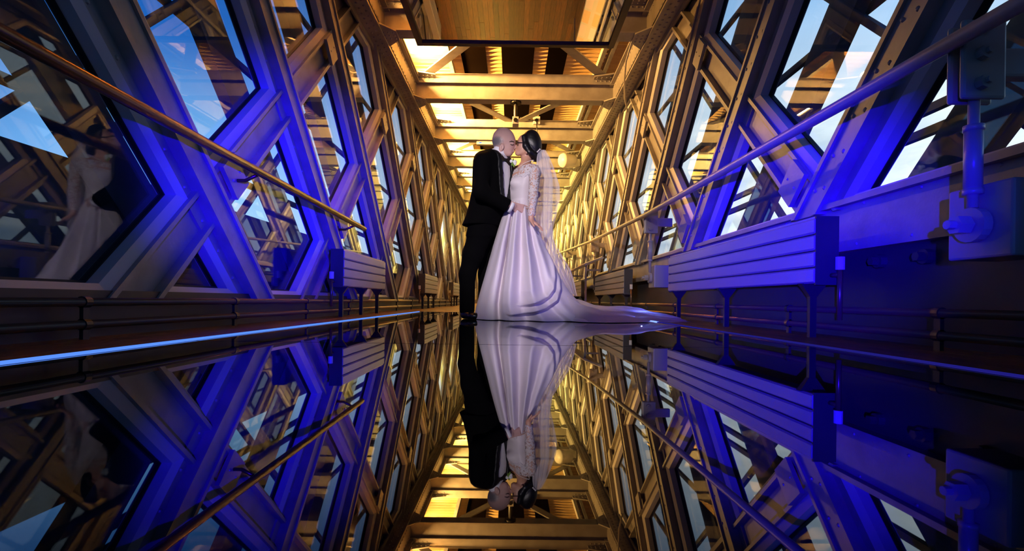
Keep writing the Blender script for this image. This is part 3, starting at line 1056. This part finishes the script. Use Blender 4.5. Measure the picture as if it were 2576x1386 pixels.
# hand: five separate, unequal, bent fingers
def hand(S, wrist, d, palm_n, thumb_side, curl=.35, sc=1.0, spread=.08, k=.004, fr=.0078):
    d = Vector(d).normalized(); n_ = Vector(palm_n).normalized()
    n_ = (n_ - d * n_.dot(d)).normalized()
    sd = d.cross(n_).normalized() * thumb_side      # towards the thumb
    W = Vector(wrist)
    pal = W + d * .085 * sc
    for t_ in (-.026, -.009, .009, .026):
        S.cap(W + sd * t_ * .75 * sc, pal + sd * t_ * sc, .016 * sc, .0125 * sc, .012)
    for i, (t_, ln) in enumerate(((.032, .072), (.011, .080), (-.011, .074), (-.032, .058))):
        base = pal + sd * t_ * sc
        dd = (d + sd * t_ * spread * 30 * .05).normalized()
        p0 = base; a = 0
        for j, (fl, rr) in enumerate(((.45, fr), (.32, fr * .93), (.25, fr * .82))):
            a += curl * (1 if j else .6)
            dv = dd * math.cos(a) + n_ * math.sin(a)
            p1 = p0 + dv * ln * fl * sc
            S.cap(p0, p1, rr * sc, rr * .94 * sc, k)
            p0 = p1
    tb = W + d * .025 * sc + sd * .030 * sc
    t1 = tb + (d * .6 + sd * .75 + n_ * .25).normalized() * .042 * sc
    t2 = t1 + (d * .95 + sd * .25 + n_ * .3).normalized() * .032 * sc
    S.cap(tb - d * .01, t1, .0145 * sc, .0105 * sc, .006); S.cap(t1, t2, .0102 * sc, .0085 * sc, .003)

# ------------------------------------------------------------------ groom
GA = math.radians(-32)      # torso faces right and a little towards the camera (F = (cos, sin))
GY = .06
S = SDF((-.62, YC - .42, -.02), (.36, YC + .42, 1.84), .005)
# head
gh = lambda px, py, y=0: q(px, py, GY + y)
S.ell(gh(1267, 352), (r(28.5), .077, r(30)), .02, rot=18)
S.ell(gh(1264, 358), (r(24), .079, r(22)), .02)
S.ell(gh(1281, 362), (r(15.5), .064, r(21)), .02)
S.ell(gh(1276, 377), (r(17), .058, r(16)), .02)
S.cap(gh(1282, 386, -.012), gh(1282, 386, .012), r(6.5), r(6.5), .02)
S.cap(gh(1264, 384, -.035), gh(1280, 388, -.02), r(6), r(6), .02); S.cap(gh(1264, 384, .035), gh(1280, 388, .02), r(6), r(6), .02)
S.chain([gh(1291, 360), gh(1296, 369), gh(1298, 373)], [r(2.2), r(3.0), r(3.2)], .010)
S.ell(gh(1295, 374, -.012), (r(2.6), .008, r(2.2)), .006); S.ell(gh(1295, 374, .012), (r(2.6), .008, r(2.2)), .006)
S.cap(gh(1291, 356, -.03), gh(1293, 355, 0), r(3), r(3), .012); S.cap(gh(1291, 356, .03), gh(1293, 355, 0), r(3), r(3), .012)
for sy in (-1, 1):
    S.ell(gh(1289, 363.5, sy * .047), (r(4.0), .010, r(2.6)), .004)
S.cap(gh(1292, 379.5, -.016), gh(1292.5, 379.5, .016), r(2.3), r(2.3), .006); S.cap(gh(1291, 383, -.015), gh(1291.5, 383, .015), r(2.4), r(2.4), .006)
for sy in (-1, 1):
    S.ell(gh(1262, 371, sy * .080), (r(5.6), .012, r(9)), .006, rot=-12)
    S.ell(gh(1263.5, 371, sy * .093), (r(2.8), .010, r(5.5)), 0, cut=True)
# neck, torso, limbs
S.chain([gh(1262, 376), gh(1252, 400), gh(1246, 415)], [.062, .062, .075], .03)
S.profile([(.86, -.27, YC + GY, .15, .10), (1.05, -.235, YC + GY, .15, .10), (1.25, -.19, YC + GY, .17, .10), (1.42, -.175, YC + GY, .17, .10), (1.5, -.17, YC + GY, .10, .08)], GA, .03)
shN, elN, wrN = q(1214, 408, -.15), q(1213, 478, -.22), q(1291, 519, -.17)
S.chain([shN, elN, wrN], [.055, .045, .032], .02)
hand(S, q(1293, 519, -.165), (q(1328, 527, -.13)[0] - q(1293, 519)[0], .05, q(1328, 527)[2] - q(1293, 519)[2]), (.1, 1, 0), -1, .16, .98)
shF, elF, wrF = q(1272, 412, .22), q(1302, 468, .30), q(1352, 490, .04)
S.chain([shF, elF, wrF], [.055, .045, .032], .02)
hand(S, q(1354, 491, .01), (-.14, -.11, .012), (-.3, .9, 0), 1, .10, .92)
for hx, kx, ax_, yy in ((1213, 1182, 1176, -.07), (1238, 1225, 1217, .10)):
    S.chain([q(hx, 572, GY + yy), q(kx, 682, GY + yy), q(ax_, 785, GY + yy)], [.07, .045, .04], .03)
    S.cap(q(ax_, 793, GY + yy), q(ax_ + 14, 797, GY + yy - .05), .035, .028, .02)
person1 = place(S.mesh('person', 'skin_m'), 'person')
tag(person1, 'bald person in black dinner suit and bow tie leaning in for a kiss', 'person')
for sy in (-1, 1):
    MB().tube([gh(1281, 358, sy * .069), gh(1287, 356.5, sy * .064), gh(1292.5, 358, sy * .048)], [.003, .0055, .004], 8).build('eyebrow', 'brow', person1, True)
    MB().tube([gh(1284, 364.5, sy * .063), gh(1288, 365.6, sy * .059), gh(1292, 365, sy * .047)], .0034, 6).build('closed_eyelid', 'brow', person1, True)
# stubbled scalp: colour patch on the skin itself
m = MT['skin_m']; t = m.node_tree
tcn = t.nodes.new('ShaderNodeTexCoord')
mpn = t.nodes.new('ShaderNodeMapping'); mpn.vector_type = 'TEXTURE'
mpn.inputs['Location'].default_value = gh(1249, 362)
mpn.inputs['Scale'].default_value = (.085, .3, .062)
t.links.new(tcn.outputs['Object'], mpn.inputs[0])
gr = t.nodes.new('ShaderNodeTexGradient'); gr.gradient_type = 'SPHERICAL'
t.links.new(mpn.outputs[0], gr.inputs[0])
nz_ = t.nodes.new('ShaderNodeTexNoise'); nz_.inputs['Scale'].default_value = 160
t.links.new(tcn.outputs['Object'], nz_.inputs['Vector'])
ml = t.nodes.new('ShaderNodeMath'); ml.operation = 'MULTIPLY'
t.links.new(gr.outputs['Fac'], ml.inputs[0]); t.links.new(nz_.outputs[0], ml.inputs[1])
rp = t.nodes.new('ShaderNodeValToRGB')
rp.color_ramp.elements[0].position = .02; rp.color_ramp.elements[0].color = (.62, .38, .31, 1)
rp.color_ramp.elements[1].position = .26; rp.color_ramp.elements[1].color = (.17, .15, .15, 1)
t.links.new(ml.outputs[0], rp.inputs[0]); t.links.new(rp.outputs[0], t.nodes['Principled BSDF'].inputs['Base Color'])

JT = []
for py, xl, xr, ww in ((372, 1238, 1250, .045), (376, 1232, 1256, .07), (380, 1222, 1264, .11), (384, 1212, 1272, .15), (389, 1203, 1279, .19), (396, 1197, 1286, .22), (410, 1193, 1291, .245), (440, 1191, 1291, .235), (475, 1190, 1287, .215), (510, 1183, 1284, .21), (545, 1174, 1274, .215), (570, 1164, 1262, .22)):
    cx = (q(xl, py)[0] + q(xr, py)[0]) / 2; hw = (xr - xl) / 2 / SC
    a = abs(GA)
    dd = math.sqrt(max(hw * hw - (ww * math.sin(a)) ** 2, .05 ** 2)) / math.cos(a)
    JT.append((q(0, py)[2] + .0131 * 1288 / SC - .0005, cx, YC + GY, ww, min(dd, .18)))
fw = Vector((math.cos(GA), math.sin(GA), 0)); lw = Vector((-math.sin(GA), math.cos(GA), 0))
def opening_mask(S, edge):
    # signed field: negative inside the V opening of the jacket (seen along the facing direction)
    X = S.ax[0][:, None, None]; Y = S.ax[1][None, :, None]; Z = S.ax[2][None, None, :]
    tab = np.array(sorted(JT))
    cx = np.interp(S.ax[2], tab[:, 0], tab[:, 1])[None, None, :]
    x, y = X - cx, Y - (YC + GY)
    l_ = x * lw.x + y * lw.y; f_ = x * fw.x + y * fw.y
    zt, zb = q(0, 378)[2] + .063, q(0, 515)[2] + .063
    half = np.interp(S.ax[2], [zb - .01, zb, zb + .06, zb + .16, zb + .32, zt - .05, zt + .1], [-.05, .0, .03, .055, .078, .07, .06])[None, None, :]
    lc = -.012
    return np.maximum(np.abs(l_ - lc) - half - edge, -f_ + .0).astype(np.float32)
def jacket_body(S, off):
    S.profile(JT, GA, .03, off)
    return S
S = SDF((-.56, YC - .42, .80), (.34, YC + .46, 1.68), .007)
jacket_body(S, .0)
inner = SDF((-.56, YC - .42, .80), (.34, YC + .46, 1.68), .007)
jacket_body(inner, -.022)
S.F = np.maximum(S.F, -np.maximum(-inner.F, opening_mask(S, 0)))   # cut the V down to the shirt
S.chain([shN, (elN[0] - .01, elN[1] - .01, elN[2] - .02), q(1282, 521, -.175)], [.070, .066, .060], .05)
S.chain([shF, elF, (wrF[0] - .05, wrF[1] + .06, wrF[2])], [.07, .062, .05], .05)
a_, c_ = Vector(gh(1270, 358)), Vector(gh(1254, 400))
X = S.ax[0][:, None, None]; Y = S.ax[1][None, :, None]; Z = S.ax[2][None, None, :]
v_ = c_ - a_
t_ = np.clip(((X - a_.x) * v_.x + (Y - a_.y) * v_.y + (Z - a_.z) * v_.z) / v_.dot(v_), 0, 1)
nk = np.sqrt((X - a_.x - t_ * v_.x) ** 2 + (Y - a_.y - t_ * v_.y) ** 2 + (Z - a_.z - t_ * v_.z) ** 2) - .078
S.F = np.maximum(S.F, -nk).astype(np.float32)
# flat sleeve end
wv = Vector(wrN) - Vector(elN); wv.normalize()
X = S.ax[0][:, None, None]; Y = S.ax[1][None, :, None]; Z = S.ax[2][None, None, :]
pl = (X - q(1283, 521)[0]) * wv.x + (Y - (YC - .175)) * wv.y + (Z - q(1283, 521)[2]) * wv.z
near_cuff = ((X - q(1290, 521)[0]) ** 2 + (Y - (YC - .175)) ** 2 + (Z - q(1290, 521)[2]) ** 2) < .12 ** 2
S.F = np.where(near_cuff, np.maximum(S.F, pl), S.F).astype(np.float32)
place(S.mesh('dinner_jacket', 'suit'), 'dinner_jacket', person1)
jk = bpy.data.objects['dinner_jacket']
# shirt
S = SDF((-.5, YC - .4, .85), (.3, YC + .4, 1.70), .006)
jacket_body(S, -.010)
S.F = np.maximum(S.F, opening_mask(S, .004))
S.chain([gh(1262, 374), gh(1253, 398)], [.069, .076], .005)
cut = gh(1263, 379)
nv = Vector((gh(1263, 379)[0] - gh(1252, 402)[0], 0, gh(1263, 379)[2] - gh(1252, 402)[2])).normalized()
X = S.ax[0][:, None, None]; Z = S.ax[2][None, None, :]
S.F = np.maximum(S.F, ((X - cut[0]) * nv.x + (Z - cut[2]) * nv.z - .0) + 0 * S.F).astype(np.float32)
shirt = place(S.mesh('dress_shirt', 'shirt'), 'dress_shirt', person1)
# shirt pleats and studs
for i in range(5):
    l0 = -.012 + i * .02
    pts = []
    for z in np.linspace(q(0, 498)[2] + .063, q(0, 415)[2] + .063, 8):
        tb = np.array(sorted(JT)); cx = np.interp(z, tb[:, 0], tb[:, 1]); dd = np.interp(z, tb[:, 0], tb[:, 4]) - .012
        p = Vector((cx, YC + GY, z)) + fw * dd * (1 - .5 * (abs(l0) / .22) ** 2) + lw * l0
        pts.append(p)
    MB().tube(pts, .0035, 6).build('shirt_pleat', 'shirt', shirt, True)
# cuff
b = MB(); c0 = Vector(q(1282, 521, -.172)); b.tube([c0, c0 + wv * .030], [.052, .049], 20)
b.build('shirt_cuff', 'shirt', shirt, True)
# satin lapels
S = SDF((-.5, YC - .4, 1.05), (.3, YC + .4, 1.68), .006)
jacket_body(S, .012)
o1 = opening_mask(S, .0); o2 = opening_mask(S, .048)
X = S.ax[0][:, None, None]; Y = S.ax[1][None, :, None]; Z = S.ax[2][None, None, :]
S.F = np.maximum(np.maximum(S.F, o2), -o1)
S.F = np.maximum(S.F, (Z - (q(0, 384)[2] + .063)) + 0 * S.F).astype(np.float32)
lp = place(S.mesh('satin_lapel', 'satin'), 'satin_lapel', jk)
for o_, it in ((lp, 10), (jk, 5), (shirt, 4)):
    sm_ = o_.modifiers.new('soften', 'SMOOTH'); sm_.iterations = it; sm_.factor = .5
# bow tie
bt = Vector(q(1269, 404, -.03))
b = MB()
for sg_ in (-1, 1):
    A = [bt + lw * sg_ * .008 + Vector((0, 0, z)) + fw * f for z, f in ((-.012, 0), (.012, 0), (.012, .016), (-.012, .016))]
    Bv = [bt + lw * sg_ * .072 + Vector((0, 0, z)) + fw * f for z, f in ((-.042, -.01), (.042, -.01), (.038, .016), (-.038, .016))]
    b.loft(A, Bv)
b.ball(tuple(bt + fw * .01), (.016, .016, .017))
o = b.build('bow_tie', 'satin', person1); bevel(o, .006, 2)
# boutonniere
fl = empty('boutonniere', tuple(Vector(q(1291, 410, .0))), person1)
for dx, dz, rr in ((.014, .0, .021), (-.017, .006, .017), (.016, -.018, .016)):
    MB().ball((dx, -.02, dz), (rr, rr * .8, rr)).build('rose', 'petal', fl, True)
for i, (dx, dz) in enumerate(((-.008, -.012), (.0, .018), (.002, -.03), (.008, -.04), (-.012, -.026))):
    MB().ball((dx, -.028, dz), (.007, .005, .013), 8, 6).build('leaf', 'leaf', fl, True)
# trousers
S = SDF((-.62, YC - .35, .0), (.2, YC + .42, 1.0), .008)
S.profile([(.78, q(1214, 595)[0], YC + GY, .17, .135), (.95, q(1222, 550)[0], YC + GY, .18, .13)], GA, .03)
for pts, rs in (([(1213, 575, -.07), (1190, 640, -.07), (1176, 690, -.07), (1175, 782, -.08)], [.118, .095, .074, .070]),
                ([(1238, 575, .10), (1230, 640, .11), (1223, 690, .12), (1219, 782, .12)], [.115, .095, .074, .068])):
    S.chain([q(a, b_, GY + c) for a, b_, c in pts], rs, .035)
Z = S.ax[2][None, None, :]
S.F = np.maximum(S.F, (.055 - Z) + 0 * S.F).astype(np.float32)
place(S.mesh('trousers', 'suit'), 'trousers', person1)
for ax_, yy in ((1174, -.02), (1218, .18)):
    S = SDF((q(ax_ - 30, 800)[0], YC - .35, -.004), (q(ax_ + 50, 800)[0], YC + .4, .14), .005)
    p0 = q(ax_ - 3, 790, yy); p1 = q(ax_ + 13, 796, yy - .06)
    S.cap((p0[0], p0[1], .045), (p0[0], p0[1], .10), .045, .04, .02)
    S.ell((p0[0] + .03, p0[1] - .035, .035), (.07, .05, .042), .02); S.ell((p1[0] + .03, p1[1] - .03, .028), (.065, .046, .034), .02)
    Z = S.ax[2][None, None, :]
    S.F = np.maximum(S.F, (.002 - Z) + 0 * S.F).astype(np.float32)
    place(S.mesh('dress_shoe', 'shoe'), 'dress_shoe', person1)

# ------------------------------------------------------------------ bride
BA = math.radians(180 + 25)      # faces left, turned a little towards the camera
BY = 0.0
bh = lambda px, py, y=0: q(px, py, GY + y)
S = SDF((-.14, YC - .34, -.02), (.46, YC + .34, 1.78), .005)
S.ell(bh(1332, 362), (r(25), .072, r(26)), .02)
S.ell(bh(1314, 363), (r(13), .06, r(21)), .02)
S.ell(bh(1312, 376), (r(14.5), .050, r(14)), .02)
S.cap(bh(1301, 386, -.008), bh(1301, 386, .008), r(5.2), r(5.2), .015)
S.cap(bh(1322, 382, -.04), bh(1304, 388, -.016), r(5), r(5), .02); S.cap(bh(1322, 382, .04), bh(1304, 388, .016), r(5), r(5), .02)
S.chain([bh(1303, 362), bh(1300, 369), bh(1298.5, 371.5)], [r(1.8), r(2.3), r(2.6)], .008)
S.cap(bh(1297.5, 378, -.012), bh(1297, 378, .012), r(2.1), r(2.1), .005); S.cap(bh(1298, 381.5, -.012), bh(1297.8, 381.5, .012), r(2.2), r(2.2), .005)
S.ell(bh(1324.5, 383, -.07), (r(3.5), .010, r(5.5)), .006)
S.chain([bh(1327, 382), bh(1324, 402, .01), q(1322, 418, .03)], [.050, .043, .055], .03)
# shoulders and chest
S.profile([(.95, q(1306, 545)[0], YC + .02, .10, .07), (1.10, q(1308, 510)[0], YC + .02, .095, .065), (1.25, q(1312, 470)[0], YC + .02, .12, .085), (1.36, q(1318, 440)[0], YC + .02, .17, .10), (1.43, q(1322, 420)[0], YC + .025, .15, .07)], BA, .03)
S.cap(q(1322, 420, .02), q(1346, 432, -.12), .04, .048, .03); S.cap(q(1320, 420, .03), q(1297, 432, .15), .04, .046, .03)
bs, be, bw = q(1345, 434, -.13), q(1341, 497, -.17), q(1336, 552, -.19)
S.chain([bs, be, bw], [.046, .036, .026], .02)
hd = Vector(q(1362, 575)) - Vector(q(1336, 555))
hand(S, q(1337, 556, -.19), (hd.x, -.03, hd.z), (-.4, .3, -1), -1, .18, .86, fr=.0072)
bs2, be2, bw2 = q(1297, 436, .16), q(1282, 480, .26), q(1262, 455, .30)
S.chain([bs2, be2, bw2], [.044, .036, .028], .02)
hand(S, q(1258, 450, .30), (-.7, 0, .5), (0, -1, 0), 1, .3, .85)
for yy in (-.08, .08):
    S.chain([q(1302, 560, yy), q(1295, 680, yy), q(1292, 785, yy)], [.06, .05, .04], .03)
    S.cap(q(1292, 795, yy), q(1278, 799, yy), .03, .022, .02)
person2 = place(S.mesh('person', 'skin_f'), 'person')
tag(person2, 'person in long white satin wedding gown with lace sleeves and trailing veil', 'person')
# eyes glasses, hair, necklace
S = SDF((.05, YC - .1, 1.35), (.36, YC + .24, 1.80), .005)
S.ell(bh(1335, 359), (r(26), .081, r(27)), .02)
S.ell(bh(1345, 372), (r(17), .075, r(22)), .03)
S.cap(bh(1338, 345), bh(1350, 392), r(16), r(12), .03)
S.ell(bh(1348, 397), (r(11), .05, r(11)), .03)
S.chain([bh(1318, 345, -.062), bh(1322, 368, -.070), bh(1332, 384, -.070), bh(1345, 392, -.05)], [r(6), r(7), r(7), r(6)], .02)
S.chain([bh(1318, 345, .062), bh(1322, 368, .070), bh(1332, 384, .070), bh(1345, 392, .05)], [r(6), r(7), r(7), r(6)], .02)
# cut the face side
X = S.ax[0][:, None, None]; Z = S.ax[2][None, None, :]
zk = [q(0, py)[2] + .063 for py in (430, 392, 384, 372, 360, 345, 336, 325)]
xk = [q(px, py)[0] for px, py in ((1340, 430), (1331, 392), (1324, 384), (1314, 372), (1311, 360), (1310, 345), (1311, 336), (1313, 325))]
lim = np.interp(S.ax[2], zk, xk)[None, None, :]
S.F = np.maximum(S.F, (lim - X) * .8 + 0 * S.F).astype(np.float32)
place(S.mesh('hair', 'hair'), 'hair', person2)
gl_ = empty('glasses', bh(1303, 366), person2)
for sy in (-1, 1):
    c = Vector((0, sy * .034, 0))
    pts = [c + Vector((0.004 * math.cos(a), .026 * math.cos(a), .02 * math.sin(a))) for a in np.linspace(0, 2 * PI, 17)]
    MB().tube(pts, .0032, 6, False).build('lens_rim', 'black_plastic', gl_, True)
    MB().tube([(0, sy * .058, .006), (.05, sy * .07, .0), (.09, sy * .075, -.008)], .0034, 6).build('temple_arm', 'black_plastic', gl_, True)
b = MB()
for a in np.linspace(0, 2 * PI, 49)[:-1]:
    cx, cy, cz_ = q(1325, 412, .01)
    b.ball((cx + .066 * math.cos(a), cy + .066 * math.sin(a), cz_ + .030 * math.cos(a) - .006), .0040, 8, 6)
o = b.build('necklace', 'pearl', person2, True); o['kind'] = 'stuff'
# bodice (satin) and lace
BT = []
for py, xl, xr, ww, yy in ((424, 1293, 1350, .185, .02), (432, 1290, 1349, .185, .02), (445, 1286, 1344, .175, .02), (460, 1282, 1341, .165, .02), (476, 1280, 1338, .155, .02), (490, 1281, 1336, .142, .02), (505, 1283, 1334, .134, .02), (516, 1279, 1334, .14, .02), (530, 1272, 1337, .16, .02)):
    cx = (q(xl, py)[0] + q(xr, py)[0]) / 2; hw = (xr - xl) / 2 / SC
    a = math.radians(25)
    dd = math.sqrt(max(hw * hw - (ww * math.sin(a)) ** 2, .06 ** 2)) / math.cos(a)
    BT.append((q(1310, py)[2], cx, YC + yy, ww, dd))
S = SDF((-.12, YC - .3, .98), (.34, YC + .3, 1.46), .006)
S.profile(BT[2:], BA, .02)
S.ell(q(1297, 462, -.06), (.05, .05, .045), .04); S.ell(q(1292, 462, .09), (.05, .05, .045), .04)
X = S.ax[0][:, None, None]; Z = S.ax[2][None, None, :]
dress = place(S.mesh('bodice', 'dress'), 'bodice', person2)
S = SDF((-.12, YC - .32, 1.20), (.36, YC + .34, 1.46), .006)
S.profile(BT[:4], BA, .02, .006)
S.cap(q(1326, 430, .02), q(1346, 436, -.12), .046, .056, .03); S.cap(q(1318, 428, .03), q(1297, 436, .15), .046, .054, .03)
# scalloped neckline
X = S.ax[0][:, None, None]; Y = S.ax[1][None, :, None]; Z = S.ax[2][None, None, :]
zc_ = q(1320, 425)[2] + .006 * np.abs(np.sin((X + Y * .7) * 95))
zd_ = q(1320, 455)[2] + .010 * np.sin((X - Y * .6) * 70)
S.F = np.maximum(np.maximum(S.F, (Z - zc_) + 0 * S.F), (zd_ - Z) + 0 * S.F).astype(np.float32)
place(S.mesh('lace_yoke', 'lace'), 'lace_yoke', person2)
S = SDF((.02, YC - .32, .88), (.36, YC + .0, 1.42), .006)
S.chain([bs, be, bw], [.054, .043, .031], .02)
S.F = np.maximum(S.F, (q(0, 553)[2] + .063 - S.ax[2][None, None, :]) + 0 * S.F).astype(np.float32)
place(S.mesh('lace_sleeve', 'lace'), 'lace_sleeve', person2)
# skirt: lofted with folds and a train that runs out along the floor
SK = [(512, 1279, 1335, .125), (526, 1272, 1339, .15), (545, 1263, 1345, .175), (580, 1252, 1356, .21), (620, 1240, 1372, .255), (660, 1229, 1392, .30), (700, 1218, 1412, .34), (735, 1208, 1434, .375), (765, 1200, 1462, .405), (785, 1195, 1494, .425), (803, 1190, 1535, .445)]
sk = np.array([(q(1300, py)[2], q(xl, py)[0], q(xr, py)[0], d_) for py, xl, xr, d_ in SK])[::-1]
sk[0, 0] = .004
def skirt_pt(z, th, off=0.0):
    xl, xr, d_ = (np.interp(z, sk[:, 0], sk[:, i]) for i in (1, 2, 3))
    cx, hw = (xl + xr) / 2, (xr - xl) / 2
    t_ = 1 - z / sk[-1, 0]
    u = math.cos(th)
    fold = 0.0
    if math.sin(th) < 0:
        for amp, u0, u1, wd in ((-.105, -.33, -.58, .05), (.045, -.52, -.78, .10), (.050, -.05, -.40, .09), (-.060, .18, -.20, .09), (.060, .40, .00, .085), (-.05, .62, .24, .08), (.03, .8, .5, .08)):
            uu = u0 + (u1 - u0) * t_
            fold += amp * math.exp(-((u - uu) / wd) ** 2)
    else:
        fold = .025 * math.sin(9 * th)
    fold *= min(1, t_ * 2.2 + .15) * (1 if abs(u) < .93 else (1 - abs(u)) / .07)
    ww = .006 * math.sin(7 * th) * t_
    e = 1 + (fold + off) / max(d_, .1)
    sx = math.copysign(abs(u) ** .92, u)
    return (cx + hw * sx * (1 + off / max(hw, .1)), YC + .02 + d_ * math.sin(th) * e, z + (ww if z < .03 else 0) * 0)
CURVES = [([(1346, 548), (1356, 565), (1368, 592), (1381, 625), (1390, 665), (1391, 700), (1385, 728), (1372, 746), (1350, 758), (1325, 765), (1305, 768)], .046, 9.0, .024),
          ([(1364, 590), (1378, 622), (1394, 660), (1404, 700), (1403, 728), (1392, 754), (1368, 772), (1335, 782), (1300, 787), (1282, 789)], .042, 9.0, .020)]
def swirl(px, py):
    out_ = 0.0
    for pts, ridge, wd, step in CURVES:
        best = None
        for i in range(len(pts) - 1):
            (ax_, ay), (bx, by) = pts[i], pts[i + 1]
            dx, dy = bx - ax_, by - ay
            t_ = ((px - ax_) * dx + (py - ay) * dy) / (dx * dx + dy * dy)
            tc_ = min(1, max(0, t_))
            ex, ey = px - ax_ - tc_ * dx, py - ay - tc_ * dy
            d_ = math.hypot(ex, ey)
            if best is None or d_ < best[0]:
                sg_ = 1 if dx * ey - dy * ex > 0 else -1          # +1 inside the sweep
                best = (d_, sg_, (i + tc_) / (len(pts) - 1), (i == 0 and t_ < 0) or (i == len(pts) - 2 and t_ > 1))
        d_, sg_, pos, past = best
        fade = min(1, pos * 3) * min(1, (1 - pos) * 4 + .35)
        if past:
            fade *= math.exp(-(d_ / 6) ** 2)
        if sg_ > 0:
            out_ += fade * ridge * math.exp(-(d_ / wd) ** 2)
        else:
            out_ += fade * (ridge * math.exp(-(d_ / 3.6) ** 2) - step * (1 - math.exp(-(d_ / 3.6) ** 2)) * math.exp(-(d_ / 26) ** 2))
    return out_
P = []
NZ, NT = 190, 560
for i in range(NZ + 1):
    z = sk[-1, 0] * (1 - i / NZ) + .004 * (i / NZ)
    row = []
    for j in range(NT + 1):
        th = 2 * PI * j / NT
        x, y, zz = skirt_pt(z, th)
        if math.sin(th) < -.05:
            py = 804 - z * SC; px = x * SC + 1288 + .0131 * (755 - py)
            if px > 1270 and py > 540:
                y -= swirl(px, py) * min(1, -math.sin(th) * 3)
        row.append((x, y, zz))
    P.append(row)
b = MB().grid(P)
skirt = b.build('skirt', 'dress', person2, True)
sol = skirt.modifiers.new('cloth', 'SOLIDIFY'); sol.thickness = .004
# train lying on the glass
def train(name, mat, x0, x1, ya, yb, hmul, seed, lift):
    rs_ = np.random.RandomState(seed)
    ph = rs_.uniform(0, 6, 8)
    P = []
    nx, ny = 90, 46
    for i in range(nx + 1):
        a = i / nx
        x = x0 + (x1 - x0) * a
        row = []
        cy = (ya + yb) / 2 - .04 * a
        g_ = min(1, a / .32); g_ = g_ * g_ * (3 - 2 * g_)
        hw = (yb - ya) / 2 * (.38 + .62 * g_) * (1 - .42 * max(0, (a - .3) / .7) ** 2.2)
        for j in range(ny + 1):
            c = -1 + 2 * j / ny
            y = cy + hw * c + .02 * math.sin(a * 9 + ph[0]) * c
            env = (1 - abs(c) ** 2.2)
            base = np.interp(a, [0, .1, .22, .38, .55, .75, .9, 1], [.30, .22, .135, .088, .085, .065, .03, .008])
            h_ = hmul * base * env * (1 + .25 * math.sin(6 * c + ph[1] + 2 * a)) + lift
            h_ += hmul * env * (.012 * math.sin(22 * c + 3 * a + ph[2]) + .007 * math.sin(9 * a * 2 + 13 * c + ph[3]))
            row.append((x + .02 * math.sin(8 * c + ph[4]) * a, YC + y, max(h_, lift)))
        P.append(row)
    o_ = MB().grid(P).build(name, mat, skirt, True)
    return o_
train('train', 'dress', .36, 1.22, -.52, .46, .85, 3, .005)
train('tulle_overlay', 'tulle', .34, 1.54, -.56, .56, 1.15, 5, .012)
# veil: pleated sheer sheets falling from the comb to the train
def veil_sheet(name, edges, y0, y1, amp, seed):
    rs_ = np.random.RandomState(seed); ph = rs_.uniform(0, 6, 6)
    P = []
    for i in range(81):
        t_ = i / 80
        py = 378 + (edges[-1][0] - 378) * t_
        xl = np.interp(py, [e[0] for e in edges], [e[1] for e in edges]); xr = np.interp(py, [e[0] for e in edges], [e[2] for e in edges])
        row = []
        for j in range(61):
            c = j / 60
            px = xl + (xr - xl) * c
            yy = y0 + (y1 - y0) * t_ + amp * (.25 + t_) * (math.sin(c * 21 + ph[0] + t_) + .5 * math.sin(c * 43 + ph[1])) + .08 * math.sin(PI * c) * t_
            row.append(q(px, py, yy))
        P.append(row)
    return MB().grid(P).build(name, 'veil', person2, True)
E1 = [(378, 1356, 1372), (395, 1349, 1382), (430, 1349, 1396), (470, 1349, 1408), (500, 1348, 1409), (540, 1346, 1400), (575, 1345, 1391), (610, 1350, 1395), (640, 1360, 1412), (680, 1385, 1436), (715, 1405, 1446), (745, 1425, 1452)]
E2 = [(380, 1354, 1368), (400, 1350, 1380), (450, 1349, 1390), (500, 1347, 1390), (560, 1346, 1388), (600, 1350, 1390), (640, 1362, 1402), (690, 1390, 1425), (740, 1424, 1446)]
veil_sheet('veil', E1, .10, .10, .012, 1)
veil_sheet('veil', E2, -.02, -.02, .010, 2)
b = MB()
for a_, c_ in ((1352, 383), (1355, 380), (1358, 377)):
    p = q(a_, c_, -.035)
    b.ball(p, .008, 8, 6)
o = b.build('hair_comb', 'pearl', person2, True); o['kind'] = 'stuff'
